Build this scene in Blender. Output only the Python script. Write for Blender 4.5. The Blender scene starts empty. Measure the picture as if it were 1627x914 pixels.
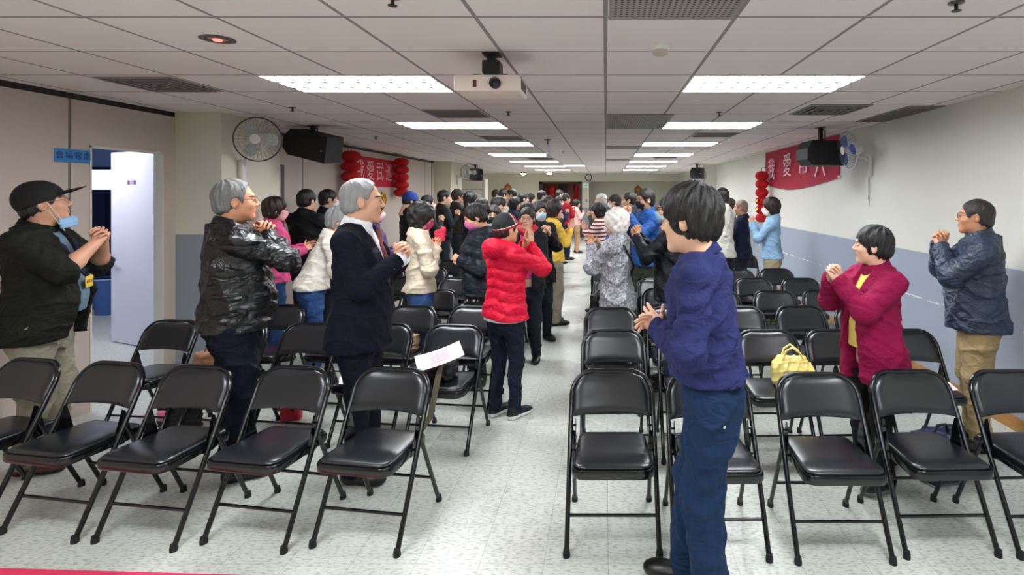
import bpy, bmesh, math, random
import numpy as np
from mathutils import Vector, Matrix
random.seed(7)
R = math.radians
SC = bpy.context.scene
COL = SC.collection

# ------------------------------------------------------------------ camera, world, exposure
cd = bpy.data.cameras.new('camera'); cam = bpy.data.objects.new('camera', cd); COL.objects.link(cam)
cam.location = (0, 0, 1.70); cam.rotation_euler = (R(90), 0, 0)
cd.sensor_width = 36.0; cd.sensor_fit = 'HORIZONTAL'
cd.lens = 850.0 / 1627.0 * 36.0
cd.shift_x = -0.0913; cd.shift_y = -0.0916
cd.clip_start = 0.05; cd.clip_end = 200
SC.camera = cam
SC.view_settings.view_transform = 'Standard'; SC.view_settings.look = 'None'
SC.view_settings.gamma = 1.0; SC.view_settings.use_curve_mapping = False
SC.view_settings.exposure = 0.0
wd = bpy.data.worlds.new('world'); SC.world = wd; wd.use_nodes = True
wd.node_tree.nodes['Background'].inputs[0].default_value = (0.6, 0.7, 0.9, 1)
wd.node_tree.nodes['Background'].inputs[1].default_value = 0.4
LIGHT_POWER = 30.0          # emission strength of the fluorescent tubes' panels

# ------------------------------------------------------------------ materials
def lin(c):
    if isinstance(c, str):
        c = tuple(int(c[i:i+2], 16) / 255 for i in (0, 2, 4))
    return tuple((v / 12.92 if v <= 0.04045 else ((v + 0.055) / 1.055) ** 2.4) for v in c) + (1.0,)

_M = {}
def mat(name, color, rough=0.6, metal=0.0, bump=0.0, bscale=60.0, var=0.0, vscale=8.0, emit=0.0, spec=0.5, coat=0.0, sheen=0.0, stretch=None, wrinkle=0.0):
    if name in _M: return _M[name]
    m = bpy.data.materials.new(name); m.use_nodes = True; _M[name] = m
    nt = m.node_tree; b = nt.nodes['Principled BSDF']
    c = lin(color)
    b.inputs['Base Color'].default_value = c
    b.inputs['Roughness'].default_value = rough
    b.inputs['Metallic'].default_value = metal
    b.inputs['Specular IOR Level'].default_value = spec
    if coat: b.inputs['Coat Weight'].default_value = coat
    if sheen: b.inputs['Sheen Weight'].default_value = sheen
    if emit:
        b.inputs['Emission Color'].default_value = c; b.inputs['Emission Strength'].default_value = emit
    tc = None
    if bump or var or wrinkle:
        tc = nt.nodes.new('ShaderNodeTexCoord')
        src = tc.outputs['Object']
        if stretch:
            mp = nt.nodes.new('ShaderNodeMapping'); mp.inputs['Scale'].default_value = stretch
            nt.links.new(src, mp.inputs['Vector']); src = mp.outputs['Vector']
    if var:
        n = nt.nodes.new('ShaderNodeTexNoise'); n.inputs['Scale'].default_value = vscale; n.inputs['Detail'].default_value = 4
        nt.links.new(src, n.inputs['Vector'])
        mx = nt.nodes.new('ShaderNodeMix'); mx.data_type = 'RGBA'
        mx.inputs[6].default_value = tuple(v * (1 - var) for v in c[:3]) + (1,)
        mx.inputs[7].default_value = tuple(min(1, v * (1 + var)) for v in c[:3]) + (1,)
        nt.links.new(n.outputs['Fac'], mx.inputs[0]); nt.links.new(mx.outputs[2], b.inputs['Base Color'])
    if bump:
        n = nt.nodes.new('ShaderNodeTexNoise'); n.inputs['Scale'].default_value = bscale; n.inputs['Detail'].default_value = 5
        nt.links.new(src, n.inputs['Vector'])
        bp = nt.nodes.new('ShaderNodeBump'); bp.inputs['Strength'].default_value = bump; bp.inputs['Distance'].default_value = 0.01
        nt.links.new(n.outputs['Fac'], bp.inputs['Height']); nt.links.new(bp.outputs['Normal'], b.inputs['Normal'])
    if wrinkle:
        w = nt.nodes.new('ShaderNodeTexNoise'); w.inputs['Scale'].default_value = 9.0; w.inputs['Detail'].default_value = 3; w.inputs['Distortion'].default_value = 1.2
        mp2 = nt.nodes.new('ShaderNodeMapping'); mp2.inputs['Scale'].default_value = (1, 1, 1.7); nt.links.new(tc.outputs['Object'], mp2.inputs['Vector']); nt.links.new(mp2.outputs['Vector'], w.inputs['Vector'])
        b2 = nt.nodes.new('ShaderNodeBump'); b2.inputs['Strength'].default_value = wrinkle; b2.inputs['Distance'].default_value = 0.04
        nt.links.new(w.outputs['Fac'], b2.inputs['Height'])
        if bump: nt.links.new(b2.outputs['Normal'], bp.inputs['Normal'])
        else: nt.links.new(b2.outputs['Normal'], b.inputs['Normal'])
    return m

class NT:
    """small helper for hand-wired materials"""
    def __init__(s, name, rough=0.6):
        s.m = bpy.data.materials.new(name); s.m.use_nodes = True; s.t = s.m.node_tree; s.b = s.t.nodes['Principled BSDF']
        s.b.inputs['Roughness'].default_value = rough; _M[name] = s.m
    def n(s, kind, **kw):
        x = s.t.nodes.new('ShaderNode' + kind)
        for k, v in kw.items():
            if k.startswith('i_'): x.inputs[int(k[2:])].default_value = v
            else: setattr(x, k, v)
        return x
    def l(s, a, b): s.t.links.new(a, b)
    def math(s, op, a, b=None, c=None):
        x = s.n('Math', operation=op)
        for i, v in enumerate((a, b, c)):
            if v is None: continue
            if isinstance(v, (int, float)): x.inputs[i].default_value = v
            else: s.l(v, x.inputs[i])
        return x.outputs[0]
    def mix(s, f, a, b):
        x = s.n('Mix', data_type='RGBA')
        for i, v in ((0, f), (6, a), (7, b)):
            if isinstance(v, (int, float)): x.inputs[i].default_value = v
            elif isinstance(v, tuple): x.inputs[i].default_value = v
            else: s.l(v, x.inputs[i])
        return x.outputs[2]

# ------------------------------------------------------------------ mesh helpers
def link_mesh(name, me, mats, parent=None):
    o = bpy.data.objects.new(name, me); COL.objects.link(o)
    for m in (mats if isinstance(mats, (list, tuple)) else [mats]): me.materials.append(m)
    if parent: o.parent = parent
    return o
def obj(name, bm, mats, parent=None, smooth=None):
    bmesh.ops.recalc_face_normals(bm, faces=bm.faces[:])
    me = bpy.data.meshes.new(name); bm.to_mesh(me); bm.free()
    if smooth is not None:
        me.polygons.foreach_set('use_smooth', [True] * len(me.polygons))
        if smooth < 180: me.set_sharp_from_angle(angle=R(smooth))
    return link_mesh(name, me, mats, parent)
def tag(o, label=None, cat=None, group=None, kind=None):
    if label: o['label'] = label
    if cat: o['category'] = cat
    if group: o['group'] = group
    if kind: o['kind'] = kind
    return o
def thing(name, label, cat, loc=(0, 0, 0), rz=0.0, group=None):
    o = bpy.data.objects.new(name, None); COL.objects.link(o)
    o.location = loc; o.rotation_euler = (0, 0, rz); o.empty_display_size = 0.1
    return tag(o, label, cat, group)
def struct(name, bm, mats, parent=None, smooth=None):
    o = obj(name, bm, mats, parent, smooth)
    if not parent: o['kind'] = 'structure'
    return o
def copy_tree(o, parent=None):
    c = o.copy(); COL.objects.link(c)
    if parent: c.parent = parent
    for ch in list(o.children): copy_tree(ch, c)
    return c

def bx(bm, lo, hi, mi=0, bevel=0.0, seg=2, M=None):
    lo = Vector(lo); hi = Vector(hi)
    r = bmesh.ops.create_cube(bm, size=1.0)
    vs = r['verts']; c = (lo + hi) / 2; s = hi - lo
    for v in vs: v.co = Vector((v.co.x * s.x, v.co.y * s.y, v.co.z * s.z)) + c
    fs = list({f for v in vs for f in v.link_faces})
    if bevel:
        es = list({e for v in vs for e in v.link_edges})
        r = bmesh.ops.bevel(bm, geom=es, offset=bevel, segments=seg, profile=0.5, affect='EDGES')
        fs = list({f for v in r['verts'] for f in v.link_faces} | set(r['faces']))
        vs = list({v for f in fs for v in f.verts})
    for f in fs: f.material_index = mi
    if M is not None:
        for v in vs: v.co = M @ v.co
    return vs
def tube(bm, pts, r, n=10, mi=0, cap=True, flat=None):
    pts = [Vector(p) for p in pts]; m = len(pts)
    rs = r if isinstance(r, (list, tuple)) else [r] * m
    t = (pts[1] - pts[0]).normalized()
    u = t.orthogonal().normalized() if flat is None else (Vector(flat) - t * t.dot(Vector(flat))).normalized()
    rings = []
    for i, p in enumerate(pts):
        tt = ((pts[min(i + 1, m - 1)] - pts[max(i - 1, 0)])).normalized()
        u = (u - tt * u.dot(tt)).normalized(); w = tt.cross(u)
        ring = []
        for k in range(n):
            a = 2 * math.pi * k / n
            rr = rs[i]
            if isinstance(rr, tuple): ring.append(bm.verts.new(p + u * math.cos(a) * rr[0] + w * math.sin(a) * rr[1]))
            else: ring.append(bm.verts.new(p + (u * math.cos(a) + w * math.sin(a)) * rr))
        rings.append(ring)
    for a, b in zip(rings, rings[1:]):
        for k in range(n):
            f = bm.faces.new((a[k], a[(k + 1) % n], b[(k + 1) % n], b[k])); f.material_index = mi
    if cap:
        f = bm.faces.new(rings[0][::-1]); f.material_index = mi
        f = bm.faces.new(rings[-1]); f.material_index = mi
    return rings
def lathe(bm, prof, n=24, mi=0, M=None):
    """prof: (r, z) list"""
    rings = []
    for r, z in prof:
        if r < 1e-6: rings.append([bm.verts.new((0, 0, z))])
        else: rings.append([bm.verts.new((r * math.cos(2 * math.pi * k / n), r * math.sin(2 * math.pi * k / n), z)) for k in range(n)])
    for a, b in zip(rings, rings[1:]):
        for k in range(n):
            q = [a[k % len(a)], a[(k + 1) % len(a)], b[(k + 1) % len(b)], b[k % len(b)]]
            u = []
            for v in q:
                if v not in u: u.append(v)
            if len(u) > 2:
                f = bm.faces.new(u); f.material_index = mi
    if M is not None:
        for ring in rings:
            for v in ring: v.co = M @ v.co
    return rings
def prism(bm, poly, d0, d1, axis='y', mi=0):
    """extrude a 2D outline along an axis"""
    def p3(a, b, d):
        return {'y': (a, d, b), 'x': (d, a, b), 'z': (a, b, d)}[axis]
    A = [bm.verts.new(p3(a, b, d0)) for a, b in poly]; B = [bm.verts.new(p3(a, b, d1)) for a, b in poly]
    n = len(poly); fs = [bm.faces.new(A), bm.faces.new(B[::-1])]
    for k in range(n): fs.append(bm.faces.new((A[k], B[k], B[(k + 1) % n], A[(k + 1) % n])))
    for f in fs: f.material_index = mi
    return A + B
def torus_pts(c, r, ax='y', n=32, a0=0, a1=360):
    out = []
    for k in range(n + 1):
        a = R(a0 + (a1 - a0) * k / n); u, v = r * math.cos(a), r * math.sin(a)
        out.append({'y': (c[0] + u, c[1], c[2] + v), 'x': (c[0], c[1] + u, c[2] + v), 'z': (c[0] + u, c[1] + v, c[2])}[ax])
    return out
def bez(p0, p1, p2, n=8):
    p0, p1, p2 = Vector(p0), Vector(p1), Vector(p2)
    return [(p0 * (1 - t) ** 2 + p1 * 2 * t * (1 - t) + p2 * t * t) for t in (k / n for k in range(n + 1))]
def text_mesh(name, s, size, mats, parent, M, depth=0.002, sx=1.0):
    cu = bpy.data.curves.new(name, 'FONT'); cu.body = s; cu.size = size; cu.extrude = depth
    cu.align_x = 'CENTER'; cu.align_y = 'CENTER'; cu.resolution_u = 3
    t = bpy.data.objects.new(name, cu); COL.objects.link(t)
    dg = bpy.context.evaluated_depsgraph_get()
    me = bpy.data.meshes.new_from_object(t.evaluated_get(dg)); me.name = name
    bpy.data.objects.remove(t); bpy.data.curves.remove(cu)
    me.transform(M @ Matrix.Diagonal((sx, 1, 1, 1)))
    me.materials.clear()
    return link_mesh(name, me, mats, parent)
# ------------------------------------------------------------------ the room: x right, y away from the camera, z up
CEIL, XL, XR, YB, YF = 2.46, -4.02, 2.946, 21.0, -3.6
H0 = 0.56                                   # ceiling module
def floor_mat():
    k = NT('vinyl tile floor', 0.22); tc = k.n('TexCoord'); p = tc.outputs['Object']
    sp = k.n('SeparateXYZ'); k.l(p, sp.inputs[0])
    n1 = k.n('TexNoise', i_2=60.0, i_3=5.0); mp = k.n('Mapping'); mp.inputs['Scale'].default_value = (0.55, 1.6, 1); k.l(p, mp.inputs['Vector']); k.l(mp.outputs[0], n1.inputs['Vector'])
    n2 = k.n('TexNoise', i_2=1.1, i_3=3.0); k.l(p, n2.inputs['Vector'])
    n3 = k.n('TexNoise', i_2=26.0, i_3=3.0); k.l(p, n3.inputs['Vector'])
    r1 = k.n('ValToRGB'); k.l(n1.outputs['Fac'], r1.inputs[0])
    e = r1.color_ramp.elements; e[0].position = 0.34; e[0].color = lin('969b94'); e[1].position = 0.52; e[1].color = lin('d3d6cd')
    c = k.mix(k.math('MULTIPLY', n2.outputs['Fac'], 0.28), r1.outputs[0], lin('b9c0b4'))
    c = k.mix(k.math('MULTIPLY', n3.outputs['Fac'], 0.3), c, lin('dcded6'))
    def joint(o, off, w):
        f = k.math('FRACT', k.math('DIVIDE', k.math('ADD', o, off), 0.295))
        return k.math('LESS_THAN', k.math('ABSOLUTE', k.math('SUBTRACT', f, 0.5)), w)
    j = k.math('MAXIMUM', joint(sp.outputs[0], 0.1355, 0.006), joint(sp.outputs[1], 0.05, 0.004))
    c = k.mix(k.math('MULTIPLY', j, 0.42), c, lin('70756f'))
    k.l(c, k.b.inputs['Base Color'])
    k.l(k.math('ADD', k.math('MULTIPLY', n2.outputs['Fac'], 0.2), 0.19), k.b.inputs['Roughness'])
    bp = k.n('Bump', i_0=0.12, i_1=0.002); k.l(n3.outputs['Fac'], bp.inputs['Height']); k.l(bp.outputs[0], k.b.inputs['Normal'])
    return k.m
def ceil_mat():
    k = NT('mineral fibre ceiling tile', 0.9); tc = k.n('TexCoord'); p = tc.outputs['Object']
    sp = k.n('SeparateXYZ'); k.l(p, sp.inputs[0])
    n = k.n('TexNoise', i_2=140.0, i_3=4.0); k.l(p, n.inputs['Vector'])
    # every tile a hair different in tone
    def cell(o, off): return k.math('FLOOR', k.math('DIVIDE', k.math('SUBTRACT', o, off), H0))
    wn = k.n('TexWhiteNoise', noise_dimensions='2D'); cb = k.n('CombineXYZ'); k.l(cell(sp.outputs[0], 0), cb.inputs[0]); k.l(cell(sp.outputs[1], 3.42), cb.inputs[1]); k.l(cb.outputs[0], wn.inputs['Vector'])
    c = k.mix(wn.outputs[0], lin('e6dad7'), lin('eae0dd'))
    c = k.mix(k.math('MULTIPLY', n.outputs['Fac'], 0.25), c, lin('d9ceca'))
    def line(o, off, w):
        f = k.math('FRACT', k.math('ADD', k.math('DIVIDE', k.math('SUBTRACT', o, off), H0), 0.5))
        return k.math('LESS_THAN', k.math('ABSOLUTE', k.math('SUBTRACT', f, 0.5)), w / H0)
    lx = line(sp.outputs[0], 0, 0.0095); ly = line(sp.outputs[1], 3.42, 0.0085)
    g = k.math('MAXIMUM', lx, ly)
    c = k.mix(g, c, lin('8f8682'))
    k.l(c, k.b.inputs['Base Color'])
    bp = k.n('Bump', i_0=0.25, i_1=0.004); k.l(n.outputs['Fac'], bp.inputs['Height']); k.l(bp.outputs[0], k.b.inputs['Normal'])
    return k.m
def dado_mat(name, ztop, upper, lower, scuff=False):
    k = NT(name, 0.75); tc = k.n('TexCoord'); p = tc.outputs['Object']; sp = k.n('SeparateXYZ'); k.l(p, sp.inputs[0])
    n = k.n('TexNoise', i_2=1.2, i_3=4.0); k.l(p, n.inputs['Vector'])
    up = k.mix(k.math('MULTIPLY', n.outputs['Fac'], 0.18), lin(upper), lin('cfccc0'))
    lo = k.mix(k.math('MULTIPLY', n.outputs['Fac'], 0.2), lin(lower), lin('969eac'))
    c = k.mix(k.math('GREATER_THAN', sp.outputs[2], ztop), lo, up)
    if scuff:      # a broken line of worn paint left by chair backs
        n2 = k.n('TexNoise', i_2=9.0, i_3=5.0); mp = k.n('Mapping'); mp.inputs['Scale'].default_value = (1, 1, 4); k.l(p, mp.inputs['Vector']); k.l(mp.outputs[0], n2.inputs['Vector'])
        n3 = k.n('TexNoise', i_2=60.0, i_3=3.0); k.l(p, n3.inputs['Vector'])
        d = k.math('ABSOLUTE', k.math('SUBTRACT', sp.outputs[2], 0.725))
        wide = k.math('LESS_THAN', d, k.math('MULTIPLY', n3.outputs['Fac'], 0.017))
        on = k.math('GREATER_THAN', n2.outputs['Fac'], 0.5)
        c = k.mix(k.math('MULTIPLY', wide, on), c, lin('e4e4e0'))
    k.l(c, k.b.inputs['Base Color'])
    nb = k.n('TexNoise', i_2=180.0, i_3=2.0); k.l(p, nb.inputs['Vector'])
    bp = k.n('Bump', i_0=0.12, i_1=0.003); k.l(nb.outputs['Fac'], bp.inputs['Height']); k.l(bp.outputs[0], k.b.inputs['Normal'])
    return k.m
M_FLOOR, M_CEIL = floor_mat(), ceil_mat()
M_RIGHT = dado_mat('painted wall over blue grey dado', 1.155, 'e6e5dc', 'a3acbb', True)
M_COLUMN = dado_mat('cream column over grey dado', 1.32, 'd6cfbc', '8f949b')
M_BACK = dado_mat('back wall paint', 1.16, 'd8d6c4', '9aa0ab')
M_PANEL = mat('beige folding partition panel', 'c4b6ab', 0.7, bump=0.05, bscale=200, var=0.04, vscale=3)
M_TRACK = mat('dark partition track', '1a1614', 0.5)
M_SEAM = mat('brown panel seam', '6d605a', 0.7)
M_WHITE = mat('white enamel', 'e9e8e6', 0.4)
M_CREAM = mat('cream paint', 'd9d5c5', 0.75)
M_WOOD = mat('varnished wood skirting', 'a5773f', 0.45, var=0.18, vscale=3, stretch=(1, 1, 12))
M_BLACK = mat('black plastic', '0b0b0c', 0.45)
M_NAVY = mat('navy door panel', '0d1436', 0.5)
M_CORR = mat('corridor paint', '93a5cc', 0.8)

bm = bmesh.new(); bx(bm, (-10, YF, -0.1), (6, YB + 3, 0)); struct('floor', bm, M_FLOOR)
bm = bmesh.new(); bx(bm, (XL - 1.2, YF, CEIL), (XR + 0.1, YB + 2, CEIL + 0.1)); struct('ceiling', bm, M_CEIL)
bm = bmesh.new(); bx(bm, (XR, YF, 0), (XR + 0.12, YB + 2, CEIL)); struct('wall_right', bm, M_RIGHT)
bm = bmesh.new(); bx(bm, (XR - 0.016, YF, 0), (XR, 14.3, 0.10)); struct('baseboard_right', bm, M_WOOD)
bm = bmesh.new(); bx(bm, (XL, YF - 0.1, 0), (XR, YF, CEIL)); struct('wall_front', bm, M_CREAM)
# left wall of folding partition panels with a door opening
bm = bmesh.new()
bx(bm, (XL - 0.07, YF, 0), (XL, 4.18, 2.415)); bx(bm, (XL - 0.07, 4.18, 2.075), (XL, 4.85, 2.415)); bx(bm, (XL - 0.07, 4.85, 0), (XL, 5.0, 2.415))
bx(bm, (XL - 0.07, 5.0, 0), (XL, 6.55, 2.415)); bx(bm, (XL - 0.07, 6.55, 0), (XL, 6.62, 2.415)); bx(bm, (XL - 0.07, 6.62, 0), (XL, 15.0, 2.415))
struct('wall_left', bm, M_PANEL)
bm = bmesh.new(); bx(bm, (XL - 0.07, YF, 2.415), (XL - 0.005, 12.56, CEIL)); struct('trim_1', bm, M_TRACK)
bm = bmesh.new()
for y in (1.55, 2.78, 4.01, 7.1, 8.35, 11.9, 12.35): bx(bm, (XL - 0.01, y - 0.007, 0), (XL + 0.0035, y + 0.007, 2.415))
struct('trim_2', bm, M_SEAM)
bm = bmesh.new()
bx(bm, (XL - 0.01, 6.62, 0), (XL + 0.004, 6.69, 2.06)); bx(bm, (XL - 0.01, 6.45, 2.045), (XL + 0.004, 6.69, 2.06)); struct('trim_3', bm, mat('brown door edge', '4e433f', 0.6))
# columns
bm = bmesh.new(); bx(bm, (XL - 0.05, 5.0, 0), (-3.59, 5.9, CEIL)); struct('wall_left_column_near', bm, M_COLUMN)
bm = bmesh.new(); bx(bm, (XL - 0.05, 12.56, 0), (-3.62, 13.5, CEIL)); struct('wall_left_column_far', bm, M_COLUMN)
bm = bmesh.new(); bx(bm, (2.6, 14.3, 0), (XR, 15.2, CEIL)); struct('wall_right_column', bm, M_RIGHT)
# the wider back of the hall
bm = bmesh.new(); bx(bm, (-5.2, 15.0, 0), (XL - 0.0, 15.1, CEIL)); bx(bm, (-5.2, 15.1, 0), (-5.1, YB + 2, CEIL)); struct('wall_left_back', bm, M_BACK)
bm = bmesh.new(); bx(bm, (XL, 15.0, 0), (-3.37, 15.35, 2.11)); struct('wall_left_partition', bm, M_CREAM)
bm = bmesh.new()
bx(bm, (-5.1, YB, 0), (-2.61, YB + 0.15, 2.19)); bx(bm, (-0.92, YB - 0.02, 0), (-0.65, YB + 0.13, 2.19))
bx(bm, (-5.1, YB, 2.19), (XR, YB + 0.15, CEIL)); bx(bm, (-0.65, YB + 1.2, 0), (XR, YB + 1.35, CEIL))
bx(bm, (-2.61, YB + 0.02, 2.14), (-0.92, YB + 0.15, 2.19))
struct('wall_back', bm, M_BACK)
bm = bmesh.new(); bx(bm, (-0.66, YB + 1.17, 0), (XR, YB + 1.2, 0.3)); bx(bm, (-0.93, YB - 0.05, 0), (-0.64, YB - 0.02, 0.12)); struct('baseboard_back', bm, mat('dark red skirting', '4a2320', 0.6))
# dark timber entrance with lobby behind
M_DKWOOD = mat('dark timber', '2a1712', 0.4, var=0.2, vscale=2, stretch=(1, 1, 8))
M_LOBBY = mat('lobby timber panelling', '8f5238', 0.45, var=0.25, vscale=2, stretch=(6, 1, 1))
bm = bmesh.new()
bx(bm, (-2.61, YB - 0.03, 0), (-2.47, YB + 0.15, 2.17)); bx(bm, (-1.05, YB - 0.03, 0), (-0.92, YB + 0.15, 2.17)); bx(bm, (-2.61, YB - 0.03, 2.09), (-0.92, YB + 0.15, 2.17))
door_back = struct('door_2', bm, M_DKWOOD)
bm = bmesh.new(); bx(bm, (-3.0, YB + 2.4, 0), (-0.7, YB + 2.5, 2.3)); bx(bm, (-3.0, YB + 0.2, 0), (-2.9, YB + 2.5, 2.3)); bx(bm, (-0.75, YB + 0.2, 0), (-0.7, YB + 1.16, 2.3)); bx(bm, (-3.0, YB + 0.2, 2.2), (-0.7, YB + 2.5, 2.3))
struct('wall_lobby', bm, M_LOBBY)
bm = bmesh.new()
for x in (-2.05, -1.72, -1.4): bx(bm, (x, YB + 2.3, 0), (x + 0.07, YB + 2.4, 2.2))
bx(bm, (-1.98, YB + 2.32, 1.2), (-1.75, YB + 2.4, 2.1)); struct('trim_4', bm, M_DKWOOD)

# corridor seen through the open side door
bm = bmesh.new(); bx(bm, (-10, 9.0, 0), (XL - 0.07, 9.1, 2.6)); bx(bm, (-10, 4.0, 0), (-9.9, 9.0, 2.6)); bx(bm, (-10, 3.2, 0), (XL - 0.07, 3.3, 2.6)); bx(bm, (-10, 3.2, 2.6), (XL - 0.07, 9.1, 2.7)); struct('wall_corridor', bm, M_CORR)
bm = bmesh.new(); bx(bm, (-9.6, 8.96, 1.76), (-6.6, 9.0, 2.11)); wn = struct('window_1', bm, mat('bright daylight pane', 'eef4ff', 0.2, emit=2.2))
bm = bmesh.new(); bx(bm, (-9.7, 8.93, 1.72), (-6.5, 8.99, 1.77)); bx(bm, (-9.7, 8.93, 2.1), (-6.5, 8.99, 2.15)); obj('window_frame', bm, M_NAVY, wn)
bm = bmesh.new(); bx(bm, (-9.6, 8.9, 0.0), (-6.9, 8.97, 1.72), bevel=0.01); bx(bm, (-8.35, 8.88, 0.05), (-8.3, 8.9, 1.7)); struct('trim_5', bm, M_NAVY)
# open white door leaf, hinged on a frame post
bm = bmesh.new()
hx, hy = -4.90, 5.84; fx, fy = -5.66, 6.15
d = Vector((fx - hx, fy - hy, 0)); L = d.length; ang = math.atan2(d.y, d.x)
MD = Matrix.Translation((hx, hy, 0)) @ Matrix.Rotation(ang, 4, 'Z')
bx(bm, (0, -0.02, 0.012), (L, 0.02, 2.17), bevel=0.003, M=MD)
door = struct('door_1', bm, mat('white laminate door', 'dcdce6', 0.35))
bm = bmesh.new()
for zz in (0.95,):
    tube(bm, [MD @ Vector((L - 0.06, 0.02, zz)), MD @ Vector((L - 0.06, 0.075, zz))], 0.011); lathe(bm, [(0.0, 0.0), (0.027, 0.0), (0.027, 0.008), (0, 0.008)], 16, M=MD @ Matrix.Translation((L - 0.06, 0.02, zz)) @ Matrix.Rotation(R(-90), 4, 'X'))
    tube(bm, [MD @ Vector((L - 0.045, 0.072, zz)), MD @ Vector((L - 0.18, 0.072, zz - 0.005))], [0.011, 0.008])
obj('door_handle', bm, mat('brushed steel', '5c5c62', 0.3, metal=1.0), door, smooth=40)
bm = bmesh.new()
for k, x in enumerate((0.34, 0.40, 0.455)): bx(bm, (x, 0.0202, 1.80), (x + 0.045, 0.0215, 1.85), mi=k % 2, M=MD)
obj('door_notice', bm, [mat('violet print', '6a4a6a', 0.6), mat('pale print', 'b08fb0', 0.6)], door)
bm = bmesh.new()
for zz in (0.3, 1.1, 1.9): tube(bm, [(hx + 0.008, hy - 0.022, zz), (hx + 0.008, hy - 0.022, zz + 0.12)], 0.012)
obj('hinge', bm, mat('brushed steel', '9a9aa0'), door)
bm = bmesh.new(); bx(bm, (-4.86, 5.80, 0), (-4.78, 5.92, 2.3)); bx(bm, (-4.78, 5.9, 0), (-4.09, 6.0, 2.6)); struct('trim_6', bm, M_WHITE)
bm = bmesh.new(); bx(bm, (XL - 0.075, 4.168, 0), (XL + 0.006, 4.182, 2.085)); bx(bm, (XL - 0.075, 4.168, 2.062), (XL + 0.006, 4.862, 2.077)); bx(bm, (XL - 0.075, 4.848, 0), (XL + 0.006, 4.862, 2.085)); struct('trim_7', bm, M_CREAM)

# red carpet whose edge shows at the lower left
bm = bmesh.new()
prism(bm, [(-4.0, 2.455), (-2.739, 2.421), (-1.857, 2.386), (-0.9, 2.35), (-0.9, 2.2), (-4.0, 2.2)], 0.0005, 0.006, 'z')
tag(obj('red_carpet', bm, mat('red carpet', 'e0355f', 0.95, bump=0.3, bscale=400, var=0.1, vscale=60)), 'bright red carpet runner on the floor at the lower left corner', 'carpet')

# ------------------------------------------------------------------ ceiling lights, vents, detectors
M_TUBE = mat('fluorescent glow', 'f7faff', 0.4, emit=LIGHT_POWER)
M_LOUVRE = mat('louvre blade', '3b424b', 0.3)
M_FRAME = mat('light frame', 'd8d6d4', 0.4)
def light_proto():
    t = thing('ceiling_light', 'x', 'ceiling light', (0, 0, CEIL), 0, 'recessed fluorescent ceiling lights in two rows')
    w, d = 1.12, 0.56
    bm = bmesh.new()
    bx(bm, (-w/2, -d/2, -0.006), (w/2, -d/2 + 0.014, -0.001)); bx(bm, (-w/2, d/2 - 0.014, -0.006), (w/2, d/2, -0.001))
    bx(bm, (-w/2, -d/2 + 0.014, -0.006), (-w/2 + 0.014, d/2 - 0.014, -0.001)); bx(bm, (w/2 - 0.014, -d/2 + 0.014, -0.006), (w/2, d/2 - 0.014, -0.001))
    obj('frame', bm, M_FRAME, t)
    bm = bmesh.new(); bx(bm, (-w/2 + 0.014, -d/2 + 0.014, -0.004), (w/2 - 0.014, d/2 - 0.014, -0.002)); obj('tubes', bm, M_TUBE, t)
    bm = bmesh.new()
    for k in range(1, 3): bx(bm, (-w/2 + 0.014, -d/2 + d * k / 3 - 0.012, -0.012), (w/2 - 0.014, -d/2 + d * k / 3 + 0.012, -0.005))
    for k in range(1, 10): bx(bm, (-w/2 + w * k / 10 - 0.0025, -d/2 + 0.014, -0.012), (-w/2 + w * k / 10 + 0.0025, d/2 - 0.014, -0.005))
    obj('louvre', bm, M_LOUVRE, t)
    return t
ORD = ['nearest', 'second', 'third', 'fourth', 'fifth', 'sixth', 'seventh', 'eighth', 'ninth', 'tenth', 'eleventh', 'twelfth', 'thirteenth', 'fourteenth', 'fifteenth', 'sixteenth', 'seventeenth']
proto = light_proto(); used = False
for side, cx in (('left', -1.68), ('right', 1.12)):
    for k in range(-2, 7):
        y = 3.70 + 2.24 * k
        t = proto if not used else copy_tree(proto); used = True
        t.location = (cx, y, CEIL)
        if k < 0: t['label'] = 'rectangular louvred fluorescent light in the %s row, behind the camera, number %s back' % (side, ['one', 'two'][-k - 1])
        else: t['label'] = 'rectangular louvred fluorescent ceiling light, %s from the front in the %s row' % (ORD[k], side)
t = copy_tree(proto); t.location = (-0.84, 14.5, CEIL); t.scale = (0.5, 1, 1); t['label'] = 'short bright ceiling light panel between the two rows, near the wall clock'; del t['group']

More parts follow.
